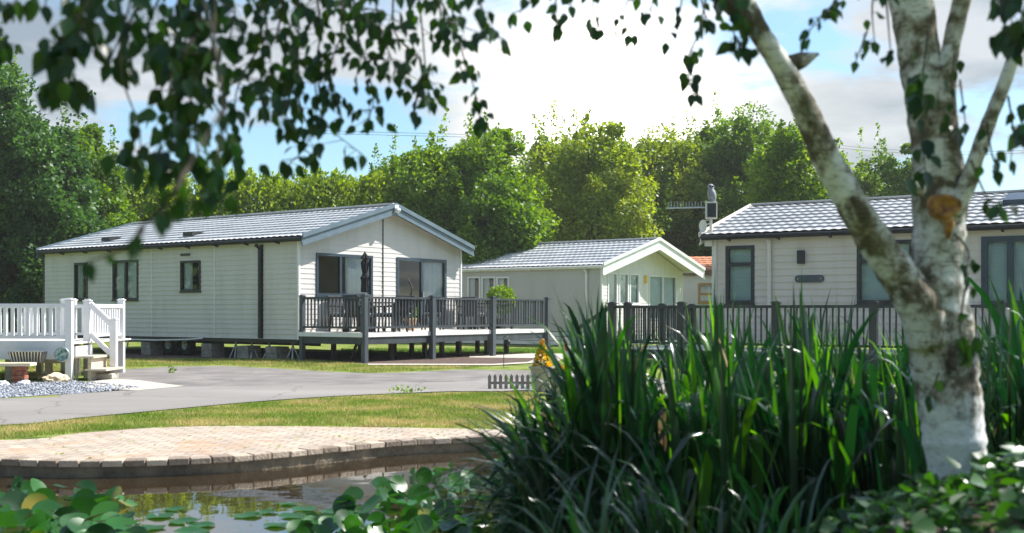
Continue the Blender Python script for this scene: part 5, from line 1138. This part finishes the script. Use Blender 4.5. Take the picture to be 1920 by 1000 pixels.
# outer arching blades on the left flank
for k in range(340):
    Z = rnd.uniform(4.9, 6.6); x_ = rnd.uniform(1020, 1320) if k < 260 else rnd.uniform(980, 1120); X = P(x_, 0, Z).x; yt = rnd.uniform(690, 900); H = (CH - (yt - HY) / F * Z) - WZ
    sp_.append((X, Z, WZ - .05, -rnd.uniform(.15, .75), rnd.uniform(-.25, .2), H * 1.35, rnd.uniform(.012, .028), rnd.uniform(.3, .75), rnd.uniform(0, 3.14)))
for (xb, xt, yt, Z, w, dr_) in ((1180, 1085, 555, 5.6, .035, .02), (1200, 1110, 600, 5.4, .03, .05), (1890, 1898, 495, 5.5, .03, 0), (1230, 1180, 560, 5.6, .02, .1), (1500, 1505, 520, 5.4, .022, .02), (1060, 860, 745, 5.6, .014, .45), (1080, 905, 735, 5.6, .014, .45), (1100, 880, 770, 5.2, .02, .4), (1130, 930, 700, 5.3, .03, .4), (1180, 955, 640, 5.4, .022, .35), (1850, 1860, 520, 5.6, .02, .03), (1360, 1350, 560, 5.2, .03, .03), (1490, 1480, 555, 5.2, .03, .03)):
    X = P(xb, 0, Z).x; H = ((CH - (yt - HY) / F * Z) - WZ) / (1 - dr_ * .9); sp_.append((X, Z, WZ - .05, P(xt, 0, Z).x - X, 0, H, w, dr_, .1))
for k in range(130):                               # nearest blades along the bottom
    Z = rnd.uniform(3.9, 4.9); x_ = rnd.uniform(1080, 1500); yt = rnd.uniform(780, 960); X = P(x_, 0, Z).x; H = (CH - (yt - HY) / F * Z) + .1
    sp_.append((X, Z, -.15, rnd.uniform(-.4, .25), rnd.uniform(-.2, .2), H * 1.2, rnd.uniform(.014, .028), rnd.uniform(.15, .5), rnd.uniform(0, 3.14)))
for k in range(320):                               # right of the trunk
    Z = rnd.uniform(5.2, 7.5); x_ = rnd.uniform(1840, 2060); yt = rnd.uniform(560, 760); X = P(x_, 0, Z).x; H = (CH - (yt - HY) / F * Z)
    sp_.append((X, Z, -.02, rnd.gauss(0, .12), rnd.gauss(0, .1), H * 1.05, rnd.uniform(.012, .026), rnd.uniform(0, .2), rnd.uniform(0, 3.14)))
for k in range(0, len(sp_), 16): sp_b.append(sp_[k])
for l_, m_ in ((sp_, 'leaf_reed'), (sp_b, 'leaf_reed_young'), (sp_d, 'leaf_reed_dead')): o = ribbons('reeds', l_, m_); o['kind'] = 'stuff'

# ------------------------------------------------------------------ lily leaves
def lily_tmpl(n=14):
    v = [(0, .0, -.06)]; 
    for ring, rr_, dz in ((0, .55, -.01), (1, 1.0, .06)):
        for k in range(n): a_ = math.radians(10) + math.radians(340) * k / (n - 1); v.append((rr_ * math.sin(a_) * .9, rr_ * math.cos(a_) * -1 * .95 , dz + .05 * math.sin(3 * a_) * ring))
    f = [(0, 1 + k, 2 + k) for k in range(n - 1)] + [(1 + k, 1 + n + k, 2 + n + k, 2 + k) for k in range(n - 1)]
    return v, f
LT = lily_tmpl()
def lilies(name, pts_, m='leaf_lily'):
    pts_ = np.array(pts_); n_ = len(pts_)
    tilt = pts_[:, 4:5]
    Nn = np.tile([0, 0, 1.], (n_, 1)) + rng.normal(size=(n_, 3)) * tilt + np.array([0, -.35, 0]) * tilt; D = rng.normal(size=(n_, 3)); D[:, 2] *= .2
    D = D - Nn * (np.sum(D * Nn, 1) / np.sum(Nn * Nn, 1))[:, None]
    return scatter(name, *LT, pts_[:, :3], D, Nn, pts_[:, 3], m)
def lily_at(x_, y_, z_=None, r_=.1, tilt=.5):
    z_ = WZ + .02 if z_ is None else z_; g_ = G(x_, y_, z_); return (g_.x, g_.y, z_, r_, tilt)
pts_ = []
for k in range(150): x_ = rnd.uniform(-120, 265); yy = rnd.uniform(905, 1060) + max(0, x_ - 120) * .3; pts_.append(lily_at(x_, yy, rnd.uniform(-.115, -.045), rnd.uniform(.055, .105), .6))
o = lilies('lily_leaves', pts_); o['kind'] = 'stuff'
pts_ = []
for k in range(420):
    x_ = rnd.uniform(560, 1250); lo = np.interp(x_, [560, 640, 760, 900, 1000, 1250], [985, 935, 885, 865, 850, 850]); yy = rnd.uniform(lo, 1070); pts_.append(lily_at(x_, yy, rnd.uniform(-.115, .01), rnd.uniform(.04, .09), .75))
o = lilies('lily_leaves', pts_); o['kind'] = 'stuff'
stm = MB()
for (x_, y_, zz, r_, tl) in pts_[::3]: stm.tube([(x_ + rnd.uniform(-.03, .03), y_, WZ - .1), (x_, y_, zz)], .004, 4, cap=False)
o = stm.build('lily_stems', 'leaf_mid'); o['kind'] = 'stuff'
fl = [(300, 968, .10), (345, 978, .11), (378, 985, .09), (465, 967, .10), (500, 960, .08), (360, 998, .12), (330, 955, .08), (548, 968, .09), (590, 975, .10), (540, 945, .07), (570, 955, .09), (520, 985, .09), (285, 990, .09), (620, 960, .08)]
for k, (x_, y_, r_) in enumerate(fl):
    q = lily_at(x_, y_, WZ + .006, r_, .03); o = lilies('lily_pad', [(0, 0, 0, r_, .03)]); o.location = q[:3]
    side = 'left' if x_ < 420 else ('middle' if x_ < 530 else 'right'); tag(o, 'flat round lily pad floating on the open pond water', 'lily pad', 'floating lily pads on the open water')
# low foliage on the bank
n_ = 6500; x = rng.uniform(.6, 3.2, n_); y = rng.uniform(2.6, 5.4, n_); z = np.array([bank_h(a_, b_) for a_, b_ in zip(x, y)]) + rng.uniform(.0, .10, n_) ** 1.0
k = z > .05; x, y, z = x[k], y[k], z[k]; n_ = len(x)
o = scatter('ground_cover', *OVATE, np.stack([x, y, z], 1), rng.normal(size=(n_, 3)) * [1, 1, .4], rng.normal(size=(n_, 3)) * .6 + [0, -.2, 1], rng.uniform(.035, .085, n_), 'leaf_ivy'); o['kind'] = 'stuff'
n_ = 260; x, y = sample([tuple(p) for p in back] + [tuple(p + Vector((0, .1))) for p in reversed(cop_c)][3:-3][::-1], n_)
o = scatter('fallen_leaves', *DIAMOND, np.stack([x, y, np.full(n_, .012)], 1), rng.normal(size=(n_, 3)) * [1, 1, .15], rng.normal(size=(n_, 3)) * .3 + [0, 0, 1], rng.uniform(.015, .045, n_), 'leaf_yellow'); o['kind'] = 'stuff'
# tufts hanging over the kerbs
for (x_, y_, lb) in ((760, 738, 'small leafy weed at the road edge on the lawn'), (322, 700, 'tiny green weed sprouting from the dark drive')):
    g_ = G(x_, y_); t = empty('weed', g_, 0, lb, 'weed'); n_ = 40; scatter('leaves', *DIAMOND, rng.normal(size=(n_, 3)) * [.12 if x_ > 500 else .04, .05, .03] + [0, 0, .05], rng.normal(size=(n_, 3)) + [0, 0, 1], rng.normal(size=(n_, 3)), .06, 'leaf_bright', t)

# ------------------------------------------------------------------ added haze
mb = MB().box(-120, 120, -45, 115, -1.7, 16); m = bpy.data.materials.new('haze_air'); m.use_nodes = True; nt = m.node_tree; nt.nodes.remove(nt.nodes['Principled BSDF'])  # thin haze volume added for the sun flare's wash; the air is clear
v = N(nt, 'ShaderNodeVolumePrincipled'); v.inputs['Color'].default_value = (.95, .95, .90, 1); v.inputs['Density'].default_value = .0006; v.inputs['Anisotropy'].default_value = .2
nt.links.new(v.outputs[0], nt.nodes['Material Output'].inputs['Volume']); MATS['haze_air'] = m
o = mb.build('haze', 'haze_air'); o['kind'] = 'stuff'
